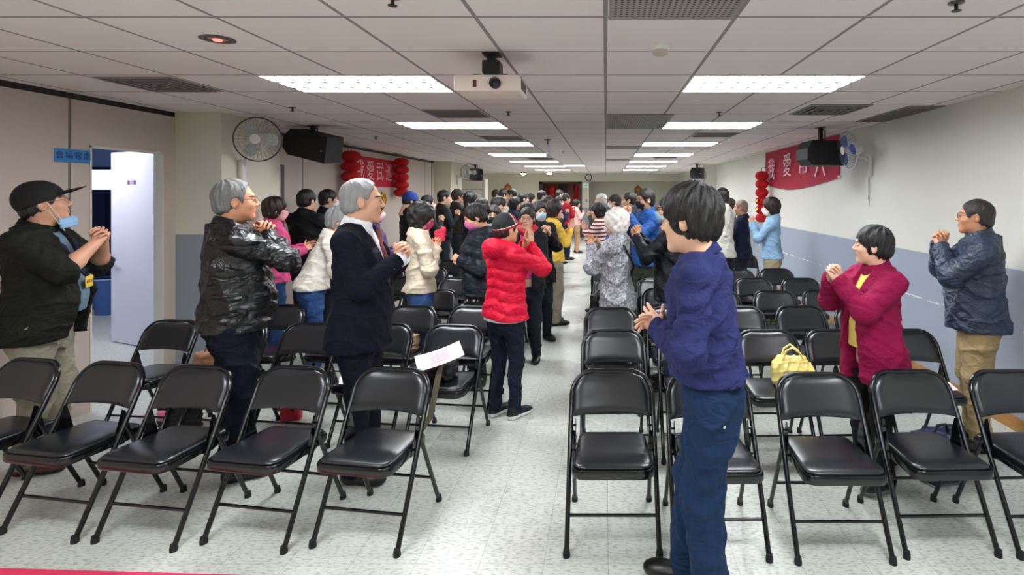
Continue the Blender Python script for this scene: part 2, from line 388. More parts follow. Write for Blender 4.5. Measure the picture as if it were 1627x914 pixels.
M_PERF = NT('perforated return air grille', 0.6)
tc = M_PERF.n('TexCoord'); v = M_PERF.n('TexVoronoi', i_2=42.0); v.inputs['Randomness'].default_value = 0.0; M_PERF.l(tc.outputs['Object'], v.inputs['Vector'])
M_PERF.l(M_PERF.mix(M_PERF.math('LESS_THAN', v.outputs['Distance'], 0.36), lin('968d87'), lin('161413')), M_PERF.b.inputs['Base Color'])
def vent(name, label, lo, hi, kind='perf'):
    t = thing(name, label, 'ceiling vent', ((lo[0] + hi[0]) / 2, (lo[1] + hi[1]) / 2, CEIL))
    a, b = (hi[0] - lo[0]) / 2, (hi[1] - lo[1]) / 2
    bm = bmesh.new()
    for x0, x1, y0, y1 in ((-a, a, -b, -b + 0.02), (-a, a, b - 0.02, b), (-a, -a + 0.02, -b + 0.02, b - 0.02), (a - 0.02, a, -b + 0.02, b - 0.02)): bx(bm, (x0, y0, -0.008), (x1, y1, -0.0005))
    obj('frame', bm, mat('grille frame', '8f8782', 0.5), t)
    bm = bmesh.new()
    if kind == 'perf':
        bx(bm, (-a + 0.02, -b + 0.02, -0.006), (a - 0.02, b - 0.02, -0.001)); obj('grille', bm, M_PERF.m, t)
    else:
        bx(bm, (-a + 0.02, -b + 0.02, -0.003), (a - 0.02, b - 0.02, -0.001)); obj('backing', bm, mat('vent dark', '1e1c1b', 0.8), t)
        bm = bmesh.new()
        if kind == 'square':
            for q in (0.85, 0.62, 0.4, 0.18):
                for sx in (-1, 1):
                    bx(bm, (sx * a * q - 0.012, -b * q, -0.016), (sx * a * q + 0.012, b * q, -0.004)); bx(bm, (-a * q, sx * b * q - 0.012, -0.016), (a * q, sx * b * q + 0.012, -0.004))
        else:
            n = max(3, int(2 * b / 0.05))
            for q in range(n):
                y = -b + 0.03 + (2 * b - 0.06) * q / (n - 1); bx(bm, (-a + 0.02, y - 0.008, -0.012), (a - 0.02, y + 0.008, -0.003))
        obj('louvre', bm, mat('vent louvre', '77706b', 0.5), t)
    return t
vent('ceiling_vent', 'large perforated return air grille at the top edge of the picture', (0.012, 1.76), (0.548, 2.31))
vent('ceiling_vent', 'perforated grille in the ceiling strip between the second light pair', (0.012, 5.11), (0.66, 6.2))
vent('ceiling_vent', 'third perforated grille along the middle of the ceiling, further back', (0.012, 8.47), (0.548, 9.0))
vent('ceiling_vent', 'small grey grille far back in the middle ceiling strip', (0.012, 11.83), (0.548, 12.35))
vent('ceiling_vent', 'square air diffuser in the ceiling above the capped man', (-3.33, 3.47), (-2.82, 3.95), 'square')
vent('ceiling_vent', 'square air diffuser in the ceiling above the maroon cardigan', (1.75, 4.55), (2.28, 5.1), 'square')
vent('ceiling_vent', 'slatted vent just in front of the second left light', (-1.66, 4.82), (-1.14, 5.3), 'slat')
vent('ceiling_vent', 'slatted vent just in front of the third left light', (-1.66, 7.1), (-1.14, 7.55), 'slat')
vent('ceiling_vent', 'slatted vent between the fourth and fifth left lights', (-1.66, 11.3), (-1.14, 11.75), 'slat')
vent('ceiling_vent', 'slatted vent beside the third right light', (1.14, 6.65), (1.66, 7.1), 'slat')
vent('ceiling_vent', 'slatted vent behind the fourth right light', (1.0, 10.9), (1.5, 11.3), 'slat')
vent('ceiling_vent', 'dark slot vent along the edge where ceiling meets right wall', (2.62, 4.6), (2.93, 5.6), 'slat')

def sprinkler(x, y, label):
    t = thing('fire_sprinkler', label, 'sprinkler', (x, y, CEIL), 0, 'fire sprinklers on the ceiling')
    bm = bmesh.new(); lathe(bm, [(0, 0), (0.03, -0.001), (0.03, -0.006), (0.012, -0.008), (0, -0.008)], 16); obj('escutcheon', bm, mat('sprinkler steel', '5a5654', 0.35, metal=0.6), t)
    bm = bmesh.new(); lathe(bm, [(0, -0.008), (0.007, -0.008), (0.007, -0.03), (0.018, -0.034), (0.018, -0.037), (0, -0.037)], 12); obj('head', bm, mat('sprinkler dark', '2b2624', 0.4, metal=0.5), t)
for x, y, l in ((1.39, 2.12, 'fire sprinkler at the top right corner of the ceiling'), (-0.82, 2.06, 'fire sprinkler at the top edge, left of the projector'), (1.06, 4.98, 'tiny sprinkler head behind the first right light'), (-2.75, 4.7, 'tiny sprinkler head on the ceiling before the left speaker'),
                (-0.9, 4.95, 'tiny sprinkler head on the ceiling behind the projector'), (-3.05, 7.1, 'tiny sprinkler head on the ceiling past the left speaker'), (-0.75, 9.5, 'tiny sprinkler head near the hanging ceiling camera')):
    sprinkler(x, y, l)
t = thing('smoke_detector', 'white round smoke detector on the ceiling right of the projector', 'smoke detector', (0.28, 2.73, CEIL))
bm = bmesh.new(); lathe(bm, [(0, 0), (0.052, 0), (0.052, -0.012), (0.046, -0.016), (0.046, -0.03), (0, -0.03)], 28); obj('base', bm, M_WHITE, t, smooth=40)
bm = bmesh.new(); lathe(bm, [(0, -0.03), (0.038, -0.03), (0.04, -0.036), (0.036, -0.05), (0.02, -0.056), (0, -0.056)], 28); obj('sensor_dome', bm, mat('detector cream', 'c9b9ae', 0.5), t, smooth=50)
t = thing('recessed_lamp', 'round recessed ceiling lamp with a red glow above the door sign', 'lamp', (-1.9, 2.62, CEIL))
bm = bmesh.new(); lathe(bm, [(0.052, -0.001), (0.075, -0.001), (0.078, -0.006), (0.055, -0.01), (0.052, -0.001)], 28); obj('rim', bm, mat('lamp rim', '6b605c', 0.35, metal=0.7), t, smooth=40)
bm = bmesh.new(); lathe(bm, [(0, -0.006), (0.03, -0.005), (0.052, -0.002), (0.052, -0.001), (0, -0.001)], 24); obj('reflector', bm, mat('lamp reflector', 'b98f88', 0.2, metal=0.8), t, smooth=60)
bm = bmesh.new(); lathe(bm, [(0, -0.016), (0.018, -0.012), (0.022, -0.006), (0, -0.004)], 16); obj('bulb', bm, mat('red lamp glow', 'ff8a7a', 0.3, emit=1.5), t, smooth=60)

# ------------------------------------------------------------------ projector
t = thing('projector_mount', 'black ceiling bracket that carries the white projector', 'ceiling mount', (-0.615, 2.9, CEIL))
bm = bmesh.new(); bx(bm, (-0.045, -0.045, -0.012), (0.045, 0.045, 0), bevel=0.002); bx(bm, (-0.022, -0.022, -0.06), (0.022, 0.022, -0.01)); obj('ceiling_plate', bm, M_BLACK, t)
bm = bmesh.new(); bx(bm, (-0.045, -0.05, -0.118), (0.05, 0.05, -0.045), bevel=0.008); bx(bm, (-0.035, -0.05, -0.128), (0.045, 0.05, -0.11), bevel=0.004); obj('tilt_head', bm, M_BLACK, t)
bm = bmesh.new()
for sx in (-1, 1):
    for sy in (-1, 1):
        tube(bm, [(0, 0, -0.124), (sx * 0.09, sy * 0.04, -0.124), (sx * 0.1, sy * 0.045, -0.135), (sx * 0.135, sy * 0.07, -0.1385)], 0.0055, 8)
obj('spider_arm', bm, M_BLACK, t)
t = thing('projector', 'white box projector hanging under the ceiling, lens facing the camera', 'projector', (-0.615, 2.9, 0))
bm = bmesh.new(); bx(bm, (-0.172, -0.12, 2.232), (0.172, 0.13, 2.3145), bevel=0.012, seg=3)
bx(bm, (-0.172, -0.13, 2.232), (0.172, -0.11, 2.318), bevel=0.009)
obj('body', bm, mat('projector shell', 'e3d3ca', 0.45), t, smooth=35)
bm = bmesh.new(); lathe(bm, [(0, 0.012), (0.020, 0.012), (0.022, 0.016), (0.030, 0.02), (0.030, 0), (0, 0)], 28, M=Matrix.Translation((0.045, -0.128, 2.272)) @ Matrix.Rotation(R(90), 4, 'X')); obj('lens_ring', bm, mat('lens ring', '3a2c30', 0.3), t, smooth=40)
bm = bmesh.new(); lathe(bm, [(0, 0.02), (0.012, 0.018), (0.02, 0.0125), (0, 0.012)], 20, M=Matrix.Translation((0.045, -0.128, 2.272)) @ Matrix.Rotation(R(90), 4, 'X')); obj('lens', bm, mat('lens glass', '161426', 0.05), t, smooth=80)
bm = bmesh.new(); bx(bm, (-0.072, -0.133, 2.252), (-0.053, -0.128, 2.29), bevel=0.002); obj('infrared_window', bm, mat('dark red window', '5a1216', 0.25), t)
bm = bmesh.new()
for k in range(8): bx(bm, (0.171, -0.09 + 0.022 * k, 2.25), (0.1745, -0.08 + 0.022 * k, 2.30))
obj('side_grille', bm, mat('grille grey', '6a6460', 0.6), t)

# hanging camera further back
t = thing('ceiling_camera', 'white camera hanging on a rod from the ceiling, mid hall', 'camera', (-0.81, 7.5, CEIL))
bm = bmesh.new(); lathe(bm, [(0, 0), (0.05, 0), (0.05, -0.01), (0.008, -0.02), (0.008, -0.07), (0, -0.07)], 16); obj('rod', bm, mat('rod steel', '4a4648', 0.3, metal=0.8), t)
bm = bmesh.new(); lathe(bm, [(0, -0.065), (0.022, -0.07), (0.024, -0.22), (0.012, -0.25), (0, -0.255)], 16); obj('housing', bm, mat('camera white', 'dcdae8', 0.3), t, smooth=60)

# ------------------------------------------------------------------ loudspeakers
M_SPK = mat('black speaker cabinet', '09090a', 0.55, bump=0.1, bscale=300)
def speaker(label, loc, rz, L, Hh, D, pitch=0, roll=0):
    t = thing('loudspeaker', label, 'loudspeaker', loc, rz, 'black loudspeakers hung from the ceiling')
    hgt = CEIL - loc[2]
    T = Matrix.Rotation(R(roll), 4, 'Y') @ Matrix.Rotation(R(pitch), 4, 'X')
    a, h = L / 2, Hh / 2
    bm = bmesh.new()
    vs = prism(bm, [(-a, -h * 0.5), (-a, h * 0.35), (-a * 0.72, h), (a, h), (a, -h), (-a * 0.72, -h)], -D / 2, D / 2, 'y')
    for v in vs: v.co = T @ v.co
    obj('cabinet', bm, M_SPK, t)
    bm = bmesh.new(); bx(bm, (-a * 0.68, -D / 2 - 0.008, -h * 0.93), (a * 0.97, -D / 2, h * 0.93), bevel=0.003, M=T); obj('grille', bm, mat('speaker mesh', '050506', 0.7, bump=0.4, bscale=700), t)
    bm = bmesh.new(); lathe(bm, [(0, 0.002), (0.009, 0.002), (0.009, 0), (0, 0)], 12, M=T @ Matrix.Translation((a * 0.82, -D / 2 - 0.008, -h * 0.1)) @ Matrix.Rotation(R(90), 4, 'X')); obj('badge', bm, mat('silver badge', 'c8c8c8', 0.3, metal=0.8), t)
    bm = bmesh.new(); bx(bm, (-0.02, -0.02, h * 0.8), (0.02, 0.02, hgt)); bx(bm, (-0.045, -0.045, hgt - 0.008), (0.045, 0.045, hgt)); tube(bm, [(0.02, 0, hgt - 0.02), (0.055, 0, hgt - 0.03), (0.055, 0, h)], 0.008, 8); obj('bracket', bm, M_BLACK, t)
    return t
speaker('black ceiling loudspeaker beside the left wall fan', (-3.28, 6.0, 2.245), R(-12), 0.56, 0.29, 0.26, pitch=6, roll=13)
speaker('black ceiling loudspeaker in front of the right red banner', (2.47, 6.15, 2.16), R(4), 0.44, 0.28, 0.3)
speaker('small black loudspeaker far back on the left by a fan', (-3.38, 13.9, 2.2), R(35), 0.3, 0.3, 0.26, pitch=8)
speaker('small black loudspeaker far back on the right by a fan', (2.33, 13.6, 2.22), R(-25), 0.3, 0.28, 0.26)

# ------------------------------------------------------------------ wall fans
M_CAGE = mat('fan cage wire', '8b8c90', 0.35, metal=0.5)
M_FANW = mat('fan white plastic', 'd9d5cf', 0.4)
M_BLADE = mat('fan blade translucent grey', 'b4b6b0', 0.3)
def fan(label, wall_pt, wall_n, center, face, r=0.205, rim='3d3a3c', blade=None):
    t = thing('wall_fan', label, 'fan', center, 0, 'oscillating wall fans')
    c = Vector(center); f = Vector(face).normalized()
    Q = f.to_track_quat('Z', 'Y').to_matrix().to_4x4()
    bm = bmesh.new()
    for k in range(30):
        a = 2 * math.pi * k / 30; u = Vector((math.cos(a), math.sin(a), 0))
        tube(bm, [Q @ (u * 0.045 + Vector((0, 0, 0.065))), Q @ (u * r * 0.6 + Vector((0, 0, 0.06))), Q @ (u * r * 0.93 + Vector((0, 0, 0.035))), Q @ (u * r)], 0.0013, 4)
        tube(bm, [Q @ (u * r), Q @ (u * r * 0.9 + Vector((0, 0, -0.03))), Q @ (u * r * 0.4 + Vector((0, 0, -0.06)))], 0.0013, 4)
    for q in (0.42, 0.7): tube(bm, [Q @ Vector(p) for p in torus_pts((0, 0, 0.06 if q < .6 else 0.053), r * q, 'z', 32)], 0.0014, 4, cap=False)
    obj('cage', bm, M_CAGE, t)
    bm = bmesh.new(); tube(bm, [Q @ Vector(p) for p in torus_pts((0, 0, 0), r, 'z', 40)], 0.0065, 8, cap=False); obj('rim', bm, mat('fan rim ' + rim, rim, 0.35), t, smooth=60)
    for k in range(3):
        bm = bmesh.new(); rows = []
        for i in range(7):
            s = 0.03 + (r * 0.86 - 0.03) * i / 6; wdt = 0.10 + 0.42 * math.sin(math.pi * min(1, i / 6.0 * 0.8 + 0.1))
            ring = []
            for j in range(6):
                a = 2 * math.pi * k / 3 + (j / 5 - 0.5) * wdt * 2.0
                z = 0.018 * (j / 5 - 0.5)
                ring.append((Vector((s * math.cos(a), s * math.sin(a), z + 0.01))))
            rows.append(ring)
        V1 = [[bm.verts.new(Q @ p) for p in ring] for ring in rows]; V2 = [[bm.verts.new(Q @ (p + Vector((0, 0, -0.003)))) for p in ring] for ring in rows]
        for i in range(6):
            for j in range(5):
                bm.faces.new((V1[i][j], V1[i][j+1], V1[i+1][j+1], V1[i+1][j])); bm.faces.new((V2[i][j], V2[i+1][j], V2[i+1][j+1], V2[i][j+1]))
        for i in range(6):
            bm.faces.new((V1[i][0], V1[i+1][0], V2[i+1][0], V2[i][0])); bm.faces.new((V1[i][5], V2[i][5], V2[i+1][5], V1[i+1][5]))
        for j in range(5):
            bm.faces.new((V1[0][j], V2[0][j], V2[0][j+1], V1[0][j+1])); bm.faces.new((V1[6][j], V1[6][j+1], V2[6][j+1], V2[6][j]))
        obj('blade', bm, blade or M_BLADE, t, smooth=50)
    bm = bmesh.new(); lathe(bm, [(0, 0.074), (0.03, 0.072), (0.046, 0.066), (0.046, 0.06), (0, 0.06)], 24, M=Q); obj('hub_badge', bm, M_FANW, t, smooth=50)
    bm = bmesh.new(); lathe(bm, [(0, 0.03), (0.035, 0.028), (0.035, 0.0), (0.06, -0.06), (0.062, -0.12), (0.04, -0.15), (0, -0.155)], 24, M=Q); obj('motor', bm, M_FANW, t, smooth=50)
    w = Vector(wall_pt) - c; n = Vector(wall_n)
    bm = bmesh.new(); rear = Q @ Vector((0, 0, -0.1)); lowp = rear + Vector((0, 0, -0.09)); wp = w + n * 0.04
    tube(bm, [rear, lowp, lowp * 0.4 + Vector((wp.x, wp.y, lowp.z)) * 0.6, Vector((wp.x, wp.y, wp.z + 0.05))], 0.021, 10)
    obj('arm', bm, M_FANW, t, smooth=50)
    bm = bmesh.new(); rz = math.atan2(n.y, n.x)
    bx(bm, (0.001, -0.035, -0.13), (0.05, 0.035, 0.1), bevel=0.012, seg=3, M=Matrix.Translation(w) @ Matrix.Rotation(rz, 4, 'Z')); obj('wall_plate', bm, M_FANW, t, smooth=40)
    bm = bmesh.new()
    for s in (-0.012, 0.014):
        b0 = w + n * 0.03 + Vector((-n.y, n.x, 0)) * s; tube(bm, [b0 + Vector((0, 0, -0.12)), b0 + Vector((0.002, 0, -0.34 - s)), b0 + n * 0.006 + Vector((0, 0, -0.42 - s * 3))], 0.0022, 5)
    obj('pull_cord', bm, mat('cord grey', '8a8680', 0.6), t)
    return t
fan('grey caged wall fan on the near left column', (-3.59, 5.25, 1.93), (1, 0, 0), (-3.29, 5.06, 2.215), (0.25, -1, -0.05))
fan('wall fan on the right wall, turned edge on', (XR, 5.92, 2.02), (-1, 0, 0), (2.66, 5.86, 2.18), (-1, 0.0, -0.12), rim='c9ccd6', blade=mat('blue fan blade', '3c55a8', 0.3))
fan('far wall fan on the back left column', (-3.62, 13.0, 2.05), (1, 0, 0), (-3.31, 13.0, 2.22), (0.5, -1, 0))
fan('far wall fan at the back right corner', (XR - 0.346, 14.6, 2.05), (-1, 0, 0), (2.43, 14.0, 2.17), (-0.4, -1, 0))

# ------------------------------------------------------------------ banners, garlands, signs, clock
M_RED = mat('red banner cloth', 'c4102f', 0.75, var=0.06, vscale=5)
M_CRIM = mat('crimson satin cloth', 'ae0836', 0.7, var=0.06, vscale=5)
M_INK = mat('pink white lettering', 'f0b8b4', 0.7)
def wallM(x, y, z, left=True):     # text plane on a side wall
    if left: return Matrix(((0, 0, 1, x), (1, 0, 0, y), (0, 1, 0, z), (0, 0, 0, 1)))
    return Matrix(((0, 0, -1, x), (-1, 0, 0, y), (0, 1, 0, z), (0, 0, 0, 1)))
t = thing('wall_banner', 'red banner with pale brush characters on the left wall', 'banner', (XL, 9.4, 2.07))
bm = bmesh.new(); bx(bm, (0.005, -0.92, -0.25), (0.009, 0.95, 0.25)); obj('cloth', bm, M_RED, t)
for k, ch in enumerate('我愛武巡'):
    text_mesh('lettering', ch, 0.36, M_INK, t, wallM(0.0105, -0.66 + 0.39 * k, 0.0, True), 0.001, sx=0.85)
t = thing('wall_banner', 'crimson sagging banner with pale characters on the right wall behind a loudspeaker', 'banner', (XR, 8.2, 2.1))
bm = bmesh.new(); nU, nV = 30, 12; G = []
for i in range(nU + 1):
    u = i / nU; y = 1.6 - 3.1 * u; col = []
    for j in range(nV + 1):
        v = j / nV
        zb = -0.2 - 0.13 * math.sin(math.pi * u ** 0.8); zt = 0.345
        z = zb + (zt - zb) * v; x = -0.012 - 0.02 * math.sin(math.pi * u) * (1 - v) ** 2 - 0.006 * math.sin(u * 19 + v * 3) * (1 - v * 0.4)
        col.append((x, y, z))
    G.append(col)
A = [[bm.verts.new(p) for p in c] for c in G]; B = [[bm.verts.new((p[0] + 0.003, p[1], p[2])) for p in c] for c in G]
for i in range(nU):
    for j in range(nV):
        bm.faces.new((A[i][j], A[i+1][j], A[i+1][j+1], A[i][j+1])); bm.faces.new((B[i][j], B[i][j+1], B[i+1][j+1], B[i+1][j]))
for i in range(nU):
    bm.faces.new((A[i][0], B[i][0], B[i+1][0], A[i+1][0])); bm.faces.new((A[i][nV], A[i+1][nV], B[i+1][nV], B[i][nV]))
for j in range(nV):
    bm.faces.new((A[0][j], A[0][j+1], B[0][j+1], B[0][j])); bm.faces.new((A[nU][j], B[nU][j], B[nU][j+1], A[nU][j+1]))
obj('cloth', bm, M_CRIM, t, smooth=60)
M_INK2 = mat('pale pink lettering', 'f3c9d2', 0.7)
for k, (ch, y, z) in enumerate((('我', 1.17, -0.0), ('愛', 0.36, 0.03), ('常', -0.33, 0.04), ('六', -0.95, -0.02))):
    text_mesh('lettering', ch, 0.40, M_INK2, t, wallM(-0.043, y, z, False), 0.001, sx=1.0)
bm = bmesh.new()
for zz in (0.0,): bx(bm, (-0.03, -1.53, -0.21), (0.0, -1.48, -0.17)); bx(bm, (-0.02, 1.57, -0.2), (0.0, 1.61, -0.16))
obj('fixing_tape', bm, M_WHITE, t)
M_GAR = mat('red honeycomb paper', 'c20a14', 0.8, bump=0.5, bscale=40, stretch=(8, 8, 1))
M_GOLD = mat('gold foil', 'd8a526', 0.25, metal=0.9)
def garland(label, x, y, zs, r, hl, gold=False):
    t = thing('paper_garland', label, 'garland', (x, y, 0), 0, 'red honeycomb paper garlands on the walls')
    bm = bmesh.new(); tube(bm, [(0, 0, zs[0] + hl * 0.6 + 0.05), (0, 0, zs[-1] - hl * 0.6)], 0.004, 6); sx = -1 if x < 0 else 1
    tube(bm, [(0, 0, zs[0] + hl * 0.6 + 0.045), (sx * 0.13, 0, zs[0] + hl * 0.6 + 0.06)], 0.004, 6); obj('cord', bm, mat('red cord', '8a0a10', 0.7), t)
    for i, z in enumerate(zs):
        bm = bmesh.new(); prof = []
        for k in range(11):
            a = -math.pi / 2 + math.pi * k / 10; prof.append((max(0.0001 if 0 < k < 10 else 0, r * math.cos(a) ** 0.75 if 0 < k < 10 else 0), z + hl * 0.52 * math.sin(a)))
        lathe(bm, prof, 36)
        for v in bm.verts:
            a = math.atan2(v.co.y, v.co.x); q = 1 + 0.045 * math.cos(a * 18); v.co.x *= q; v.co.y *= q
        obj('paper_lantern', bm, M_GAR, t, smooth=60)
        if gold and i in (3, 4):
            bm = bmesh.new(); lathe(bm, [(0, 0.0), (0.05, 0.008), (0.045, 0.016), (0, 0.02)], 12, M=Matrix.Translation((-r * 0.9, -r * 0.5, z)) @ Matrix.Rotation(R(-60), 4, 'Y')); obj('gold_tassel', bm, M_GOLD, t, smooth=50)
    return t
garland('red honeycomb garland left of the left banner', -3.86, 8.12, [2.27 - 0.155 * k for k in range(5)], 0.135, 0.165)
garland('red honeycomb garland right of the left banner', -3.86, 10.12, [2.30 - 0.145 * k for k in range(5)], 0.13, 0.155)
garland('red and gold garland under the right banner end', 2.79, 9.55, [2.02 - 0.15 * k for k in range(6)], 0.11, 0.16, gold=True)
t = thing('gold_ornament', 'shiny gold foil ornament on the left wall behind the suited man', 'ornament', (XL + 0.002, 9.62, 1.60))
bm = bmesh.new()
for k in range(7):
    a = 2 * math.pi * k / 7; lathe(bm, [(0, 0.03), (0.05, 0.022), (0.062, 0.0), (0, 0.0)], 10, M=Matrix.Translation((0.01, 0.075 * math.cos(a), 0.075 * math.sin(a))) @ Matrix.Rotation(R(90), 4, 'Y'))
obj('petals', bm, M_GOLD, t, smooth=40)
bm = bmesh.new(); bx(bm, (0.002, -0.05, -0.3), (0.02, 0.05, -0.08), bevel=0.006); obj('tail', bm, mat('dull gold', '8a6a20', 0.35, metal=0.8), t)

t = thing('door_sign', 'blue paper sign with dark characters beside the open door', 'sign', (XL, 4.05, 1.985))
bm = bmesh.new(); bx(bm, (0.0036, -0.155, -0.05), (0.0056, 0.135, 0.05)); obj('panel', bm, mat('blue sign paper', '2f7fc0', 0.6), t)
for k, ch in enumerate('會場報處'): text_mesh('lettering', ch, 0.062, mat('navy print', '10246a', 0.6), t, wallM(0.0062, -0.115 + 0.069 * k, 0, True), 0.0006)
t = thing('wall_clock', 'round dark rimmed clock on the beam over the back entrance', 'clock', (-0.665, YB, 2.335))
Mc = Matrix.Rotation(R(90), 4, 'X')
bm = bmesh.new(); lathe(bm, [(0.105, 0.0), (0.14, 0.0), (0.14, 0.03), (0.112, 0.034), (0.105, 0.02), (0.105, 0.0)], 36, M=Mc); obj('rim', bm, mat('clock rim', '3d3a38', 0.4), t, smooth=50)
bm = bmesh.new(); lathe(bm, [(0, 0.016), (0.106, 0.016), (0.106, 0.002), (0, 0.002)], 32, M=Mc); obj('dial', bm, mat('clock dial', 'd8d8d0', 0.4), t)
bm = bmesh.new(); bx(bm, (-0.005, -0.02, -0.01), (0.005, -0.017, 0.075)); obj('minute_hand', bm, M_BLACK, t)
bm = bmesh.new(); bx(bm, (-0.055, -0.02, -0.006), (0.01, -0.017, 0.006)); obj('hour_hand', bm, M_BLACK, t)
def ornament(label, x, y, z, r):
    t = thing('round_wall_ornament', label, 'ornament', (x, y, z), 0, 'round orange wall ornaments')
    bm = bmesh.new(); lathe(bm, [(0, 0.02), (r * 0.7, 0.03), (r, 0.02), (r, 0.0), (0, 0)], 28, M=Mc); obj('disc', bm, mat('orange lacquer', 'a8622a', 0.5), t, smooth=50)
    bm = bmesh.new(); lathe(bm, [(0, 0.05), (r * 0.3, 0.045), (r * 0.45, 0.028), (0, 0.02)], 20, M=Mc); obj('centre_relief', bm, mat('amber relief', 'd08a40', 0.5), t, smooth=50)
    bm = bmesh.new()
    for k in (-1, 1): prism(bm, [(k * r * 0.5, -r * 0.8), (k * r * 0.8, -r * 0.55), (k * r * 1.2, -r * 1.15), (k * r * 0.85, -r * 1.3)], -0.015, 0.0, 'y')
    prism(bm, [(-r * 0.3, r * 0.9), (r * 0.3, r * 0.9), (0, r * 1.35)], -0.02, 0, 'y'); obj('ribbon', bm, mat('brown ribbon', '7a4a2c', 0.6), t)
ornament('round orange ornament on the back wall at the left', -3.83, YB, 1.92, 0.145)
ornament('round orange ornament on the recessed back wall at the right', 1.35, YB + 1.2, 1.86, 0.16)
t = thing('exit_sign', 'small greenish lit exit lamp on the post beside the entrance', 'sign', (-0.785, YB - 0.02, 2.02))
bm = bmesh.new(); bx(bm, (-0.1, -0.05, -0.08), (0.1, 0, 0.08), bevel=0.01); obj('lamp_box', bm, mat('pale green lamp', 'dff5e2', 0.4, emit=0.25), t)
bm = bmesh.new(); bx(bm, (-0.08, -0.053, -0.02), (0.08, -0.0505, 0.03)); obj('face', bm, mat('green face', '9fd8b0', 0.4), t)
t = thing('light_switch', 'small wall switch on the back post under the exit lamp', 'switch', (-0.74, YB - 0.02, 1.43))
bm = bmesh.new(); bx(bm, (-0.035, -0.012, -0.05), (0.035, 0, 0.05), bevel=0.004); obj('plate', bm, mat('switch grey', '6b6a66', 0.5), t)
bm = bmesh.new(); bx(bm, (-0.012, -0.018, -0.02), (0.012, -0.012, 0.02)); obj('rocker', bm, M_WHITE, t)
t = thing('notice_board', 'framed pale notice board on the far left partition', 'notice board', (-3.74, 15.0, 1.58))
bm = bmesh.new()
for a in ((-0.32, -0.29, -0.25, 0.26), (0.29, 0.32, -0.25, 0.26), (-0.32, 0.32, 0.23, 0.26), (-0.32, 0.32, -0.28, -0.25)): bx(bm, (a[0], -0.02, a[2]), (a[1], 0, a[3]))
obj('frame', bm, mat('aluminium frame', 'a9a9a2', 0.4, metal=0.5), t)
bm = bmesh.new(); bx(bm, (-0.29, -0.008, -0.25), (0.29, -0.001, 0.23)); obj('board', bm, mat('board ivory', 'd9d6c6', 0.6), t)
bm = bmesh.new()
for x, z in ((-0.2, 0.05), (0.0, 0.08), (0.18, 0.03)): bx(bm, (x - 0.06, -0.011, z - 0.1), (x + 0.06, -0.0085, z + 0.08))
obj('pinned_sheet', bm, mat('pinned paper', 'eeece2', 0.7), t)
t = thing('red_placard', 'small pale red notice on the recessed back wall', 'sign', (-0.05, YB + 1.2, 1.38))
bm = bmesh.new(); bx(bm, (-0.2, -0.012, -0.07), (0.2, -0.001, 0.07), bevel=0.004); obj('panel', bm, mat('washed red', 'c08a80', 0.6), t)
bm = bmesh.new(); bx(bm, (-0.17, -0.014, -0.02), (0.17, -0.0125, 0.02)); obj('strip', bm, mat('washed red dark', 'a05a50', 0.6), t)
# red hangings on the lobby wall and entrance
t = thing('red_lantern_cutout', 'red double lantern hanging inside the back entrance, left', 'lantern', (-2.24, YB + 0.9, 0))
bm = bmesh.new()
for z in (1.86, 1.62): lathe(bm, [(0, z - 0.14), (0.1, z - 0.11), (0.16, z), (0.1, z + 0.11), (0, z + 0.14)], 20)
obj('lantern', bm, M_GAR, t, smooth=60)
bm = bmesh.new(); tube(bm, [(0, 0, 1.98), (0, 0, 2.195)], 0.005, 6); tube(bm, [(0, 0, 1.48), (0, 0, 1.36)], [0.01, 0.03], 8); obj('tassel', bm, mat('red cord', '8a0a10'), t)
bm = bmesh.new()
prism(bm, [(-1.38, 1.2), (-1.3, 1.75), (-1.2, 2.02), (-1.08, 2.1), (-1.0, 2.0), (-0.98, 1.2)], YB + 1.0, YB + 1.04, 'y')
for v in bm.verts: v.co.y += 0.02 * math.sin(v.co.x * 40)
tag(obj('red_hanging', bm, M_GAR), 'tall red cloth hanging at the right of the back entrance', 'hanging')
t = thing('lobby_lamp', 'small bright downlight inside the back entrance', 'lamp', (-1.55, YB + 1.0, 2.2))
bm = bmesh.new(); lathe(bm, [(0.06, 0), (0.08, 0), (0.08, -0.02), (0.06, -0.02), (0.06, 0)], 18); obj('rim', bm, M_FRAME, t)
bm = bmesh.new(); lathe(bm, [(0, -0.03), (0.05, -0.02), (0.06, -0.002), (0, -0.002)], 18); obj('bulb', bm, mat('warm glow', 'ffe6c8', 0.4, emit=110), t)
for x, y, l in ((-2.9, 18.9, 'small black and white spot lamp on the far ceiling, left'), (-1.95, 18.6, 'small glowing white box lamp on the far ceiling')):
    t = thing('spot_lamp', l, 'lamp', (x, y, CEIL))
    bm = bmesh.new(); lathe(bm, [(0, 0), (0.1, 0), (0.1, -0.03), (0.085, -0.05), (0, -0.05)], 18); obj('body', bm, M_BLACK if x < -2.5 else M_WHITE, t)
    bm = bmesh.new(); lathe(bm, [(0, -0.09), (0.06, -0.08), (0.085, -0.05), (0, -0.05)], 18); obj('glass', bm, mat('warm glow', 'ffe6c8'), t, smooth=60)
t = thing('corridor_light', 'cool ceiling light in the corridor beyond the open door', 'ceiling light', (-6.0, 5.4, 2.6))
bm = bmesh.new(); bx(bm, (-0.6, -0.3, -0.02), (0.6, 0.3, 0)); obj('frame', bm, M_FRAME, t)
bm = bmesh.new(); bx(bm, (-0.57, -0.27, -0.03), (0.57, 0.27, -0.02)); obj('diffuser', bm, mat('cool glow', 'f3f3ff', 0.4, emit=26.0), t)
t = thing('corridor_table', 'small table with blue tubs seen through the open door', 'table', (-7.3, 7.6, 0))
bm = bmesh.new(); bx(bm, (-0.6, -0.3, 0.70), (0.6, 0.3, 0.735), bevel=0.005); obj('tabletop', bm, M_WHITE, t)
